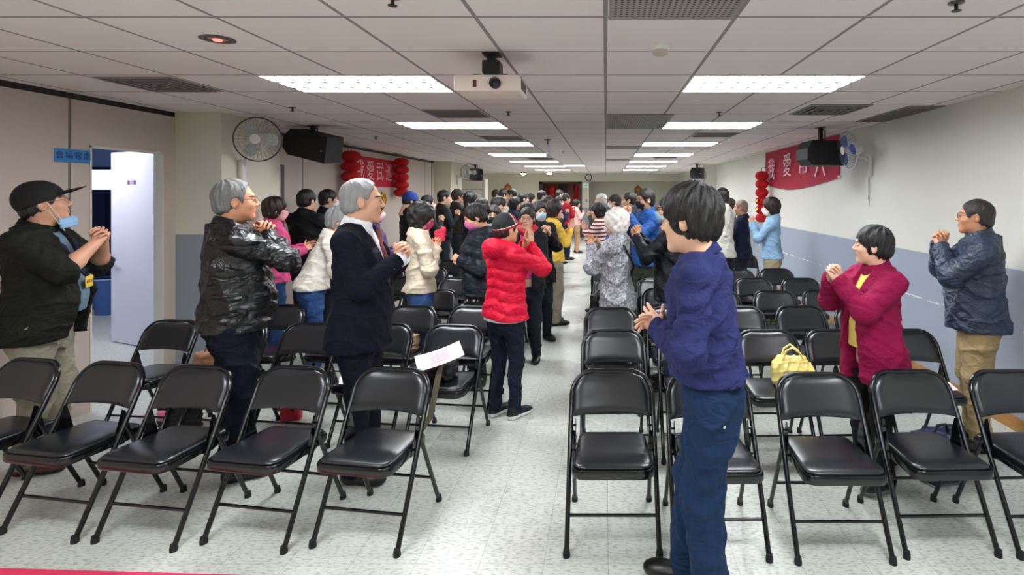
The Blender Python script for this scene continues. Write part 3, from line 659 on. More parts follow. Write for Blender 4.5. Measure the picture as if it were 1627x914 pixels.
for sx in (-1, 1):
    for sy in (-1, 1):
        bm = bmesh.new(); tube(bm, [(sx * 0.55, sy * 0.26, 0), (sx * 0.55, sy * 0.26, 0.70)], 0.015, 8); obj('leg', bm, M_BLACK, t)
for x, l in ((-7.55, 'left blue plastic tub standing under the corridor table'), (-7.05, 'right blue plastic tub standing under the corridor table')):
    t = thing('plastic_tub', l, 'tub', (x, 7.6, 0), 0, 'blue tubs under the corridor table')
    bm = bmesh.new(); lathe(bm, [(0, 0), (0.15, 0), (0.2, 0.5), (0.19, 0.5), (0.14, 0.02), (0, 0.02)], 20); obj('body', bm, mat('blue tub', '3f63a0', 0.35), t, smooth=40)
    bm = bmesh.new(); tube(bm, torus_pts((0, 0, 0.5), 0.2, 'z', 24), 0.012, 6, cap=False); obj('rim', bm, mat('pale tub rim', '9ab4dc', 0.35), t)
# ------------------------------------------------------------------ folding chairs
M_VINYL = mat('black vinyl upholstery', '171b20', 0.27, bump=0.04, bscale=400, spec=0.75)
M_STEEL = mat('black enamelled steel tube', '0c0d10', 0.17, spec=0.6)
M_RUBBER = mat('black rubber', '101011', 0.7)
def fy(z): return -0.22 + 0.495 * z          # front leg line
def chair_proto():
    t = thing('folding_chair', 'x', 'chair', (0, 0, 0))
    r = 0.0125
    for s in (-1, 1):
        bm = bmesh.new(); tube(bm, [(s * 0.218, fy(0.0), 0.012), (s * 0.2145, fy(0.46), 0.46)], r, 12); lg = obj('leg', bm, M_STEEL, t, smooth=50)
        bm = bmesh.new(); lathe(bm, [(0, 0), (0.017, 0.0), (0.0175, 0.012), (0.0145, 0.035), (0, 0.036)], 12, M=Matrix.Translation((s * 0.218, fy(0.0), 0))); obj('foot_cap', bm, M_RUBBER, lg, smooth=40)
    for s in (-1, 1):
        bm = bmesh.new(); tube(bm, [(s * 0.205, 0.235, 0.012), (s * 0.199, 0.235 - 0.215 * 0.98, 0.475)], 0.0115, 12); lg = obj('leg', bm, M_STEEL, t, smooth=50)
        bm = bmesh.new(); lathe(bm, [(0, 0), (0.0165, 0.0), (0.017, 0.012), (0.0135, 0.035), (0, 0.036)], 12, M=Matrix.Translation((s * 0.205, 0.235, 0))); obj('foot_cap', bm, M_RUBBER, lg, smooth=40)
    # hoop that carries the backrest
    pts = []
    zt, rad = 0.743, 0.105
    W = 0.212
    pts.append((W + 0.0025, fy(0.46), 0.46)); pts.append((W, fy(0.6), 0.6)); pts.append((W, fy(zt - rad), zt - rad))
    for k in range(1, 9):
        a = R(90 * k / 8); z = zt - rad + rad * math.sin(a); pts.append((W - rad + rad * math.cos(a), fy(z) + 0.014 * (1 - (abs(W - rad + rad * math.cos(a)) / W) ** 2), z))
    for x in (0.05, 0.0): pts.append((x, fy(zt) + 0.014 * (1 - (x / W) ** 2), zt))
    full = pts + [(-p[0], p[1], p[2]) for p in pts[-2::-1]]
    bm = bmesh.new(); tube(bm, full, r, 12); obj('back_frame', bm, M_STEEL, t, smooth=60)
    # padded backrest
    bm = bmesh.new(); nu, nv = 20, 14; F, B = [], []
    z0, z1 = 0.546, 0.740
    for i in range(nu + 1):
        u = -1 + 2 * i / nu; cf, cb = [], []
        for j in range(nv + 1):
            v = j / nv
            w = 0.206
            zl = z0 + 0.012 * (1 - u * u)
            z = zl + (z1 - zl) * v
            q = max(0, z - (z1 - 0.1)); w -= 0.1 - math.sqrt(max(0, 0.1 ** 2 - q ** 2)) if q > 0 else 0
            q2 = max(0, (z0 + 0.03) - z)
            x = u * max(0.1, w)
            y0 = fy(z) + 0.016 * (1 - u * u) - 0.002
            ed = min(1, (1 - abs(u)) * 7) ** 0.5 * min(1, v * 5 + 0.02) ** 0.5 * min(1, (1 - v) * 6 + 0.02) ** 0.5
            cf.append(bm.verts.new((x, y0 - 0.004 - 0.017 * ed, z))); cb.append(bm.verts.new((x, y0 + 0.004 + 0.006 * ed, z)))
        F.append(cf); B.append(cb)
    for i in range(nu):
        for j in range(nv):
            bm.faces.new((F[i][j], F[i+1][j], F[i+1][j+1], F[i][j+1])); bm.faces.new((B[i][j], B[i][j+1], B[i+1][j+1], B[i+1][j]))
    for i in range(nu):
        bm.faces.new((F[i][0], B[i][0], B[i+1][0], F[i+1][0])); bm.faces.new((F[i][nv], F[i+1][nv], B[i+1][nv], B[i][nv]))
    for j in range(nv):
        bm.faces.new((F[0][j], F[0][j+1], B[0][j+1], B[0][j])); bm.faces.new((F[nu][j], B[nu][j], B[nu][j+1], F[nu][j+1]))
    obj('backrest', bm, M_VINYL, t, smooth=70)
    # seat: steel pan with rolled rim, pillow pad on top
    def plan(sc, n=5):
        P = []; wf, wr, yf, yr = 0.192 * sc, 0.176 * sc, -0.01 - 0.245 * sc, -0.01 + 0.17 * sc
        for cx, cy, rr, a0 in ((wf, yf, 0.055, -90), (wr, yr, 0.04, 0), (-wr, yr, 0.04, 90), (-wf, yf, 0.055, 180)):
            ox = cx - rr if cx > 0 else cx + rr; oy = cy + rr if cy < -0.01 else cy - rr
            for k in range(n + 1):
                a = R(a0 + 90 * k / n); P.append((ox + rr * math.cos(a), oy + rr * math.sin(a)))
        return P
    def tilt(y): return -0.03 * y
    bm = bmesh.new(); rows = []
    for sc, z in [(a_, z_ - 0.033) for a_, z_ in ((0.93, 0.402), (1.0, 0.402), (1.015, 0.409), (1.015, 0.438), (1.0, 0.445), (0.96, 0.445))]:
        rows.append([bm.verts.new((x, y, z + tilt(y))) for x, y in plan(sc)])
    for a, b in zip(rows, rows[1:]):
        for k in range(len(a)): bm.faces.new((a[k], a[(k+1) % len(a)], b[(k+1) % len(a)], b[k]))
    bm.faces.new(rows[0]); bm.faces.new(rows[-1])
    st = obj('seat', bm, M_STEEL, t, smooth=50)
    bm = bmesh.new(); rows = []
    for sc, z in [(a_, z_ - 0.033) for a_, z_ in ((0.955, 0.444), (0.965, 0.450), (0.95, 0.456), (0.90, 0.4605), (0.8, 0.464), (0.6, 0.4665))]:
        rows.append([bm.verts.new((x, y, z + tilt(y))) for x, y in plan(sc if sc > 0.6 else max(sc, 0.42))] if sc > 0.5 else None)
    rows = [r_ for r_ in rows if r_]
    for a, b in zip(rows, rows[1:]):
        for k in range(len(a)): bm.faces.new((a[k], a[(k+1) % len(a)], b[(k+1) % len(a)], b[k]))
    bm.faces.new(rows[0]); c = bm.verts.new((0, -0.03, 0.4345))
    for k in range(len(rows[-1])): bm.faces.new((rows[-1][k], rows[-1][(k+1) % len(rows[-1])], c))
    obj('cushion', bm, M_VINYL, st, smooth=60)
    bm = bmesh.new(); tube(bm, [(-0.215, fy(0.15), 0.15), (0.215, fy(0.15), 0.15)], 0.008, 8); obj('front_stretcher', bm, M_STEEL, t, smooth=50)
    bm = bmesh.new(); tube(bm, [(-0.203, 0.159, 0.17), (0.203, 0.159, 0.17)], 0.008, 8); obj('rear_stretcher', bm, M_STEEL, t, smooth=50)
    for s in (-1, 1):
        bm = bmesh.new()
        prism(bm, [(-0.035, 0.37), (0.03, 0.365), (0.075, 0.395), (0.04, 0.54), (0.022, 0.55), (0.0, 0.47)], s * 0.186, s * 0.189, 'x')
        for y, z in ((0.026, 0.51), (0.045, 0.405), (-0.005, 0.395)): tube(bm, [(s * 0.184, y, z), (s * 0.204, y, z)], 0.007, 8)
        obj('hinge_bracket', bm, M_STEEL, t)
    return t
CP = chair_proto()
ORDC = ['first', 'second', 'third', 'fourth', 'fifth', 'sixth', 'seventh', 'eighth', 'ninth', 'tenth', 'eleventh', 'twelfth', 'thirteenth', 'fourteenth', 'fifteenth', 'sixteenth', 'seventeenth', 'eighteenth']
_cused = False
def place_chair(x, y, rz, row, side, idx, note=''):
    """x, y: mid point between the front feet; rz turns the chair about the vertical"""
    global _cused
    t = copy_tree(CP) if _cused else CP; _cused = True
    f = Vector((0, 0.22, 0)); f.rotate(Matrix.Rotation(rz, 3, 'Z'))
    t.location = (x + f.x, y + f.y, 0); t.rotation_euler = (0, 0, rz)
    pos = 'aisle seat' if idx == 0 else '%s seat from the aisle' % ORDC[idx]
    t['label'] = 'black folding chair, %s, %s row, %s side%s' % (pos, 'front' if row == 0 else ORDC[row], side, note)
    t['group'] = 'black folding chairs %s of the aisle' % side
    return t
# front row, read off the photograph one by one (x, y of the front feet's middle, turn)
for i, (x, y, a) in enumerate(((-1.193, 2.54, -8.5), (-1.737, 2.565, -9), (-2.27, 2.575, -8), (-2.80, 2.64, -9), (-3.33, 2.70, -10))):
    place_chair(x, y, R(a), 0, 'left', i)
for i, (x, y, a) in enumerate(((0.035, 2.505, 0), (0.54, 2.47, 1), (1.102, 2.455, 0), (1.622, 2.50, 1.5), (2.15, 2.50, 2))):
    place_chair(x, y, R(a), 0, 'right', i)
BACK2 = {(1, 'left', 0): ', under a bag', (1, 'right', 2): ', under a handbag', (1, 'right', 4): ', under a leaflet', (2, 'left', 1): ', under a paper bag', (1, 'left', 1): ', under a sheet'}
rng = random.Random(3)
LX = (-1.14, -1.67, -2.22, -2.76, -3.28)
RX = (0.06, 0.57, 1.10, 1.63, 2.16)
NROW = 17
HIDDEN = {('left', 6, 3), ('left', 7, 3), ('left', 7, 2), ('left', 9, 0), ('left', 9, 1), ('left', 10, 1), ('left', 11, 1), ('left', 12, 1), ('left', 13, 0), ('left', 15, 0), ('left', 16, 0), ('right', 6, 3), ('right', 8, 0), ('left', 3, 2), ('left', 5, 4), ('left', 3, 3), ('left', 14, 0), ('right', 6, 4), ('left', 6, 0), ('left', 12, 0), ('left', 13, 1), ('right', 9, 0), ('left', 6, 1), ('left', 4, 4), ('left', 8, 0)}   # seats fully hidden by the standing crowd
def row_y(k): return 3.37 + 0.76 * (k - 1)
for k in range(1, NROW):
    for i in range(5):
        yl = row_y(k) + 0.03 * i + (0.07 if (k, i) == (3, 0) else 0) + rng.uniform(-0.025, 0.025)
        if k == 1: yl += 0.14
        if k in (2, 3) and i == 4 or (k in (11, 12, 13) and i == 4): continue
        if k > 7 and i > 1 or ('left', k, i) in HIDDEN: continue
        place_chair(LX[i] + rng.uniform(-0.03, 0.03) + (0.0 if k > 1 else 0.02), yl, R(-6 + rng.uniform(-2, 2)), k, 'left', i, BACK2.get((k, 'left', i), ''))
    for i in range(5):
        if k == 14 and i == 4: continue
        yr = row_y(k) + ({(3, 0): 0.08, (3, 1): 0.08, (2, 0): -0.05, (5, 3): -0.06, (5, 1): 0.06, (7, 4): 0.05}.get((k, i), 0)) + rng.uniform(-0.025, 0.025)
        if k > 7 and i > 1 or ('right', k, i) in HIDDEN: continue
        place_chair(RX[i] + (-0.07 if (k, i) == (1, 4) else rng.uniform(-0.03, 0.03)), yr, R(rng.uniform(-2, 3)), k, 'right', i, BACK2.get((k, 'right', i), ''))
# ------------------------------------------------------------------ people: bodies, hair and clothes as smooth implicit surfaces
class Vol:
    def __init__(s, lo, hi, h):
        s.lo = np.array(lo, float); s.h = h
        n = np.ceil((np.array(hi, float) - s.lo) / h).astype(int) + 1
        s.ax = [(s.lo[i] + h * np.arange(n[i])).astype(np.float32) for i in range(3)]
        s.F = np.full(tuple(n), 0.5, np.float32)
    def sub(s, blo, bhi):
        sl = []
        for i in range(3):
            a = int(np.searchsorted(s.ax[i], blo[i])); b = int(np.searchsorted(s.ax[i], bhi[i])); sl.append(slice(a, b))
        X = s.ax[0][sl[0]][:, None, None]; Y = s.ax[1][sl[1]][None, :, None]; Z = s.ax[2][sl[2]][None, None, :]
        return tuple(sl), X, Y, Z
    def add(s, prim, k=0.01, op='u'):
        f, blo, bhi = prim; m = k + 2.5 * s.h + 0.004
        sl, X, Y, Z = s.sub(np.array(blo) - m, np.array(bhi) + m)
        A = s.F[sl]
        if A.size == 0: return s
        d = f(X, Y, Z).astype(np.float32)
        k = max(k, 1e-5)
        if op == 'u':
            hh = np.maximum(k - np.abs(A - d), 0) / k; s.F[sl] = np.minimum(A, d) - hh * hh * k * 0.25
        elif op == 's':
            d = -d; hh = np.maximum(k - np.abs(A - d), 0) / k; s.F[sl] = np.maximum(A, d) + hh * hh * k * 0.25
        return s
    def cut(s, f, k=0.004):                 # keep where f < 0, over the whole grid
        d = f(s.ax[0][:, None, None], s.ax[1][None, :, None], s.ax[2][None, None, :]) + 0 * s.F
        hh = np.maximum(k - np.abs(s.F - d), 0) / k; s.F = np.maximum(s.F, d) + hh * hh * k * 0.25; return s
    def warp(s, f):
        s.F = s.F + f(s.ax[0][:, None, None], s.ax[1][None, :, None], s.ax[2][None, None, :]).astype(np.float32); return s
    def mesh(s):
        F = s.F.copy()
        F[0] = F[-1] = 0.5; F[:, 0] = F[:, -1] = 0.5; F[:, :, 0] = F[:, :, -1] = 0.5
        neg = F < 0
        n = np.array(F.shape) - 1
        cnt = np.zeros(tuple(n), np.int8)
        for dx in (0, 1):
            for dy in (0, 1):
                for dz in (0, 1): cnt += neg[dx:n[0]+dx, dy:n[1]+dy, dz:n[2]+dz]
        act = (cnt > 0) & (cnt < 8)
        ids = np.full(tuple(n), -1, np.int64); I = np.argwhere(act)
        if len(I) == 0: return np.zeros((0, 3)), np.zeros((0, 4), int)
        ids[act] = np.arange(len(I))
        acc = np.zeros((len(I), 3)); w = np.zeros(len(I))
        corners = [(a, b, c) for a in (0, 1) for b in (0, 1) for c in (0, 1)]
        val = {c: F[I[:, 0]+c[0], I[:, 1]+c[1], I[:, 2]+c[2]] for c in corners}
        for c in corners:
            for axi in range(3):
                if c[axi] == 0:
                    d = list(c); d[axi] = 1; d = tuple(d)
                    a, b = val[c], val[d]; x = (a < 0) != (b < 0)
                    t = np.where(x, a / np.where(x, a - b, 1), 0)
                    p = np.tile(np.array(c, float), (len(I), 1)); p[:, axi] += t
                    acc[x] += p[x]; w[x] += 1
        V = s.lo + s.h * (I + acc / w[:, None])
        Q = []
        for axi in range(3):
            u, v = (axi + 1) % 3, (axi + 2) % 3
            a = [slice(None)] * 3; b = [slice(None)] * 3; a[axi] = slice(0, -1); b[axi] = slice(1, None)
            ch = neg[tuple(a)] != neg[tuple(b)]
            E = np.argwhere(ch)
            if len(E) == 0: continue
            ok = (E[:, u] > 0) & (E[:, v] > 0) & (E[:, u] < n[u]) & (E[:, v] < n[v]); E = E[ok]
            inside = neg[E[:, 0], E[:, 1], E[:, 2]]
            def cid(du, dv):
                e = E.copy(); e[:, u] += du; e[:, v] += dv; return ids[e[:, 0], e[:, 1], e[:, 2]]
            q = np.stack([cid(-1, -1), cid(0, -1), cid(0, 0), cid(-1, 0)], 1)
            q[~inside] = q[~inside][:, ::-1]
            Q.append(q)
        return V, np.concatenate(Q)

def N3(v): v = np.array(v, float); return v / (np.linalg.norm(v) + 1e-9)
def rc(a, b, r1, r2, wr=None):
    a = np.array(a, float); b = np.array(b, float); ba = b - a; L2 = float(ba @ ba) + 1e-12; L = math.sqrt(L2)
    def f(X, Y, Z):
        px, py, pz = X - a[0], Y - a[1], Z - a[2]
        t = np.clip((px * ba[0] + py * ba[1] + pz * ba[2]) / L2, 0, 1)
        d = np.sqrt((px - ba[0]*t)**2 + (py - ba[1]*t)**2 + (pz - ba[2]*t)**2)
        r = r1 + (r2 - r1) * t
        if wr:
            amp, frq, ph = wr
            g = t * L * frq + ph + 1.3 * np.sin(X * 23 + ph) + 1.3 * np.sin(Y * 19 + Z * 11 + ph * 2)
            r = r + amp * (np.abs(np.sin(g)) ** 0.7 - 0.6)
        return d - r
    m = max(r1, r2) + (wr[0] if wr else 0)
    return f, np.minimum(a, b) - m, np.maximum(a, b) + m
def ell(c, r, Rm=None):
    c = np.array(c, float); r = np.array(r, float)
    def f(X, Y, Z):
        px, py, pz = X - c[0], Y - c[1], Z - c[2]
        if Rm is not None:
            q = [Rm[0][i] * px + Rm[1][i] * py + Rm[2][i] * pz for i in range(3)]; px, py, pz = q
        k0 = np.sqrt((px/r[0])**2 + (py/r[1])**2 + (pz/r[2])**2); k1 = np.sqrt((px/r[0]**2)**2 + (py/r[1]**2)**2 + (pz/r[2]**2)**2)
        return k0 * (k0 - 1) / (k1 + 1e-6)
    m = r if Rm is None else np.full(3, r.max())
    return f, c - m, c + m
def box(c, hf, rad=0.005, Rm=None):
    c = np.array(c, float); hf = np.array(hf, float)
    def f(X, Y, Z):
        px, py, pz = X - c[0], Y - c[1], Z - c[2]
        if Rm is not None:
            q = [Rm[0][i] * px + Rm[1][i] * py + Rm[2][i] * pz for i in range(3)]; px, py, pz = q
        qx, qy, qz = np.abs(px) - hf[0] + rad, np.abs(py) - hf[1] + rad, np.abs(pz) - hf[2] + rad
        return np.sqrt(np.maximum(qx, 0)**2 + np.maximum(qy, 0)**2 + np.maximum(qz, 0)**2) + np.minimum(np.maximum(qx, np.maximum(qy, qz)), 0) - rad
    m = hf if Rm is None else np.full(3, np.linalg.norm(hf))
    return f, c - m, c + m
def loft(K, pw=2.3, grow=0.0):
    """stack of elliptical sections: rows (z, half width, half depth, centre y[, centre x])"""
    K = np.array(sorted([tuple(k) + (0,) * (5 - len(k)) for k in K]), float); zs = K[:, 0]
    zz = np.linspace(zs[0], zs[-1], 64)
    cols = []
    for i in range(1, 5):
        y = np.interp(zz, zs, K[:, i]); y = np.convolve(np.pad(y, 3, mode='edge'), np.ones(7) / 7, 'valid'); cols.append(y)
    def f(X, Y, Z):
        a, b, cy, cx = [np.interp(Z, zz, c) for c in cols]
        a = a + grow; b = b + grow
        q = (np.abs((X - cx) / a) ** pw + np.abs((Y - cy) / b) ** pw) ** (1 / pw)
        d = (q - 1) * np.minimum(a, b)
        dz = np.maximum(zs[0] - Z, Z - zs[-1])
        return np.maximum(d, dz)
    mx = K[:, 1].max() + np.abs(K[:, 4]).max() + grow
    return f, np.array([-mx, (K[:, 3] - K[:, 2]).min() - grow, zs[0]]), np.array([mx, (K[:, 3] + K[:, 2]).max() + grow, zs[-1]])
def rotm(yaw=0, pitch=0, roll=0):
    return np.array(Matrix.Rotation(R(yaw), 3, 'Z') @ Matrix.Rotation(R(pitch), 3, 'X') @ Matrix.Rotation(R(roll), 3, 'Y'))
def np_mesh(name, parts, mats, parent=None, smooth=True):
    """parts: list of (V, quads, material index or array)"""
    Vs, Qs, Ms, off = [], [], [], 0
    for V, Q, mi in parts:
        if len(V) == 0: continue
        Vs.append(V); Qs.append(Q + off); off += len(V); Ms.append(np.full(len(Q), mi, np.int32) if np.isscalar(mi) else np.asarray(mi, np.int32))
    V = np.concatenate(Vs); Q = np.concatenate(Qs); Mi = np.concatenate(Ms)
    me = bpy.data.meshes.new(name)
    me.vertices.add(len(V)); me.vertices.foreach_set('co', V.astype(np.float32).ravel())
    me.loops.add(Q.size); me.loops.foreach_set('vertex_index', Q.astype(np.int32).ravel())
    me.polygons.add(len(Q)); me.polygons.foreach_set('loop_start', np.arange(0, Q.size, 4, dtype=np.int32))
    me.polygons.foreach_set('use_smooth', np.full(len(Q), smooth))
    me.update(calc_edges=True)
    o = link_mesh(name, me, mats, parent)
    me.polygons.foreach_set('material_index', Mi); me.update()
    return o
def folds(amp, seed, fx=9, fz=5):
    """cloth creases: sharp ridges from a few warped waves, finer ripples on top"""
    rg = np.random.RandomState(seed); P = rg.uniform(0, 6.28, 12); D = []
    for k in range(6):
        th, ph = rg.uniform(0, 6.28), rg.uniform(-0.9, 0.9); fr = fx * rg.uniform(1.8, 4.2)
        D.append((fr * math.cos(th), fr * math.sin(th), fz * 4.5 * math.sin(ph) * rg.uniform(0.6, 1.8), rg.uniform(0, 6.28), rg.uniform(5, 12), rg.uniform(0, 6.28)))
    def f(X, Y, Z):
        a = np.sin(fx * X + 2.2 * np.sin(fz * Z + P[0]) + P[1] + 4 * Y)
        b = np.sin(fx * 1.7 * Y + fz * 1.3 * Z + 2 * np.sin(fx * .8 * X + P[2]) + P[3])
        c = np.sin(fz * 4.2 * Z + 3 * np.sin(5 * X + P[4]) + 2.5 * np.sin(6 * Y + P[5]))
        d = np.sin(fx * 2.3 * X - fz * 2.6 * Z + 2.6 * np.sin(7 * Y + P[6]) + P[7] + 9 * Y)
        g = (1 - np.abs(a)) ** 2 * 0.8 + (1 - np.abs(b)) ** 2 * 0.6 + (1 - np.abs(c)) ** 3 * 0.9 + (1 - np.abs(d)) ** 3 * 0.8 - 0.85
        m = 0.6 + 0.4 * np.sin(4 * X + 5 * Z + P[8]) * np.sin(6 * Y - 3 * Z + P[9])
        for a, b, c, p, q, r in D:
            v = np.sin(a * X + b * Y + c * Z + p + 1.6 * np.sin(q * Z + r) + 1.3 * np.sin(q * 1.3 * X + r * 2) + 1.1 * np.sin(q * 1.1 * Y - r))
            g = g + m * 0.30 * ((1 - np.abs(v)) ** 2.5 - 0.25)
        return -amp * g
    return f

SKIN = {}
def skin_mats(tone):
    if tone not in SKIN:
        k = mat('skin ' + tone, tone, 0.5, bump=0.05, bscale=300, var=0.05, vscale=30)
        SKIN[tone] = [k, mat('eye and brow dark', '1d1514', 0.5), mat('lips ' + tone, '%02x%02x%02x' % (int(int(tone[:2], 16) * 0.86), int(int(tone[2:4], 16) * 0.68), int(int(tone[4:], 16) * 0.68)), 0.45)]
    return SKIN[tone]

def head_parts(h, fem=False, smile=False, jaw=1.0):
    """skull centre frame, facing +y. returns verts, quads, material index"""
    v = Vol((-0.105, -0.125, -0.235), (0.105, 0.14, 0.135), h)
    v.add(ell((0, -0.014, 0.032), (0.075, 0.095, 0.086)), 0.01)
    v.add(ell((0, 0.026, -0.03), (0.060 * jaw, 0.066, 0.086)), 0.03)
    v.add(ell((0, 0.012, -0.062), (0.056 * jaw, 0.062, 0.045)), 0.025)
    v.add(rc((-0.012, 0.07, -0.098), (0.012, 0.07, -0.098), 0.017, 0.017), 0.025)
    for s in (-1, 1):
        v.add(ell((s * 0.041, 0.056, -0.024), (0.025, 0.024, 0.022)), 0.022)
    v.add(rc((-0.032, 0.079, 0.026), (0.032, 0.079, 0.026), 0.0115, 0.0115), 0.02)
    for s in (-1, 1):
        v.add(ell((s * 0.032, 0.096, 0.008), (0.019, 0.016, 0.0115)), 0.014, 's')
        v.add(ell((s * 0.032, 0.0775, 0.006), (0.0145, 0.013, 0.011)), 0.004)
    v.add(rc((0, 0.086, 0.014), (0, 0.106, -0.022), 0.0065, 0.0115), 0.012)
    for s in (-1, 1): v.add(ell((s * 0.0125, 0.096, -0.027), (0.0085, 0.010, 0.0075)), 0.006)
    w = 0.026 if smile else 0.021
    up = 0.004 if smile else 0
    for s in (-1, 1):
        v.add(rc((s * w, 0.0775, -0.0555 + up), (0, 0.0865, -0.0565), 0.0048, 0.0058), 0.009)
        v.add(rc((s * w * .8, 0.0775, -0.064), (0, 0.0855, -0.0665), 0.0048, 0.0062), 0.009)
    if smile: v.add(ell((0, 0.098, -0.060), (0.019, 0.014, 0.004)), 0.003, 's')
    for s in (-1, 1):
        v.add(ell((s * 0.079, -0.012, -0.004), (0.0085, 0.021, 0.034), rotm(s * -18, 8, 0)), 0.006)
        v.add(ell((s * 0.088, -0.008, 0.002), (0.007, 0.0115, 0.018)), 0.004, 's')
    nr = 0.047 if fem else 0.054
    v.add(rc((0, -0.03, -0.06), (0, -0.05, -0.235), nr, nr + 0.006), 0.03)
    V, Q = v.mesh()
    C = V[Q].mean(1); x, y, z = np.abs(C[:, 0]), C[:, 1], C[:, 2]
    mi = np.zeros(len(Q), np.int32)
    eye = (((x - 0.032) / 0.0125) ** 2 + ((z - 0.0055) / (0.0036 if not smile else 0.0026)) ** 2 < 1) & (y > 0.06)
    brow = (((x - 0.034) / 0.020) ** 2 + ((z - 0.030 + 0.006 * ((x - 0.034) / 0.02) ** 2) / 0.0034) ** 2 < 1) & (y > 0.05)
    lips = ((x / (w + 0.001)) ** 2 + ((z + 0.061) / 0.0085) ** 2 < 1) & (y > 0.078)
    if smile:
        mouth = ((x / 0.019) ** 2 + ((z + 0.060) / 0.0035) ** 2 < 1) & (y > 0.07); mi[lips] = 2; mi[mouth] = 1
    else: mi[lips] = 2
    mi[eye | brow] = 1
    return V, Q, mi

def hand_vol(v, W, Yd, Zd, right, curl, thumb=0.5, sc=1.0, spread=1.0):
    """W wrist, Yd finger direction, Zd back of hand. curl = (mcp, pip, dip) degrees towards the palm"""
    Yd = N3(Yd); Zd = N3(np.array(Zd, float) - Yd * np.dot(Zd, Yd)); Xd = np.cross(Yd, Zd) * (-1 if right else 1)
    P = lambda x, y, z: np.array(W) + sc * (Xd * x + Yd * y + Zd * z)
    # palm from four tapered rays plus the ball of the thumb
    base = ((0.030, 0.088), (0.0105, 0.092), (-0.0095, 0.088), (-0.028, 0.080))
    for x, y in base: v.add(rc(P(x * 0.5, 0.008, 0), P(x, y, 0.002), 0.0165 * sc, 0.0118 * sc), 0.012 * sc)
    v.add(rc(P(0.014, 0.02, -0.006), P(0.027, 0.05, -0.008), 0.016 * sc, 0.013 * sc), 0.012 * sc)
    for i, (x, y) in enumerate(base):
        L = (0.042, 0.047, 0.044, 0.034)[i]; segs = (L, L * 0.62, L * 0.5); r = (0.0086, 0.0088, 0.0083, 0.0073)[i]
        c0 = curl[i] if isinstance(curl[0], (tuple, list)) else curl
        ang = 0; p = P(x, y, 0.002); fan = (x * 2.6) * spread
        for j in range(3):
            ang += c0[j]; a = R(ang)
            d = Yd * math.cos(a) * math.cos(fan) - Zd * math.sin(a) + Xd * math.sin(fan) * math.cos(a); q = p + d * segs[j] * sc
            v.add(rc(p, q, r * (1.03 - 0.07 * j) * sc, r * (0.96 - 0.08 * j) * sc), 0.0028 * sc); p = q
    t0 = P(0.026, 0.03, -0.008)
    d1 = N3(Xd * (0.75 - 0.5 * thumb) + Yd * 0.75 - Zd * (0.15 + 0.5 * thumb)); t1 = t0 + d1 * 0.042 * sc
    d2 = N3(d1 + Yd * 0.35 - Xd * 0.5 * thumb); t2 = t1 + d2 * 0.03 * sc
    v.add(rc(t0, t1, 0.0125 * sc, 0.0095 * sc), 0.007 * sc); v.add(rc(t1, t2, 0.0095 * sc, 0.0078 * sc), 0.003 * sc)

def ik(S, W, a, b, hint):
    S, W = np.array(S, float), np.array(W, float); d = np.linalg.norm(W - S); u = (W - S) / d
    if d > (a + b) * 0.995: W = S + u * (a + b) * 0.995; d = (a + b) * 0.995
    x = (a * a - b * b + d * d) / (2 * d); hgt = math.sqrt(max(0, a * a - x * x))
    hn = np.array(hint, float); hn = N3(hn - u * (hn @ u))
    return S + u * x + hn * hgt, W

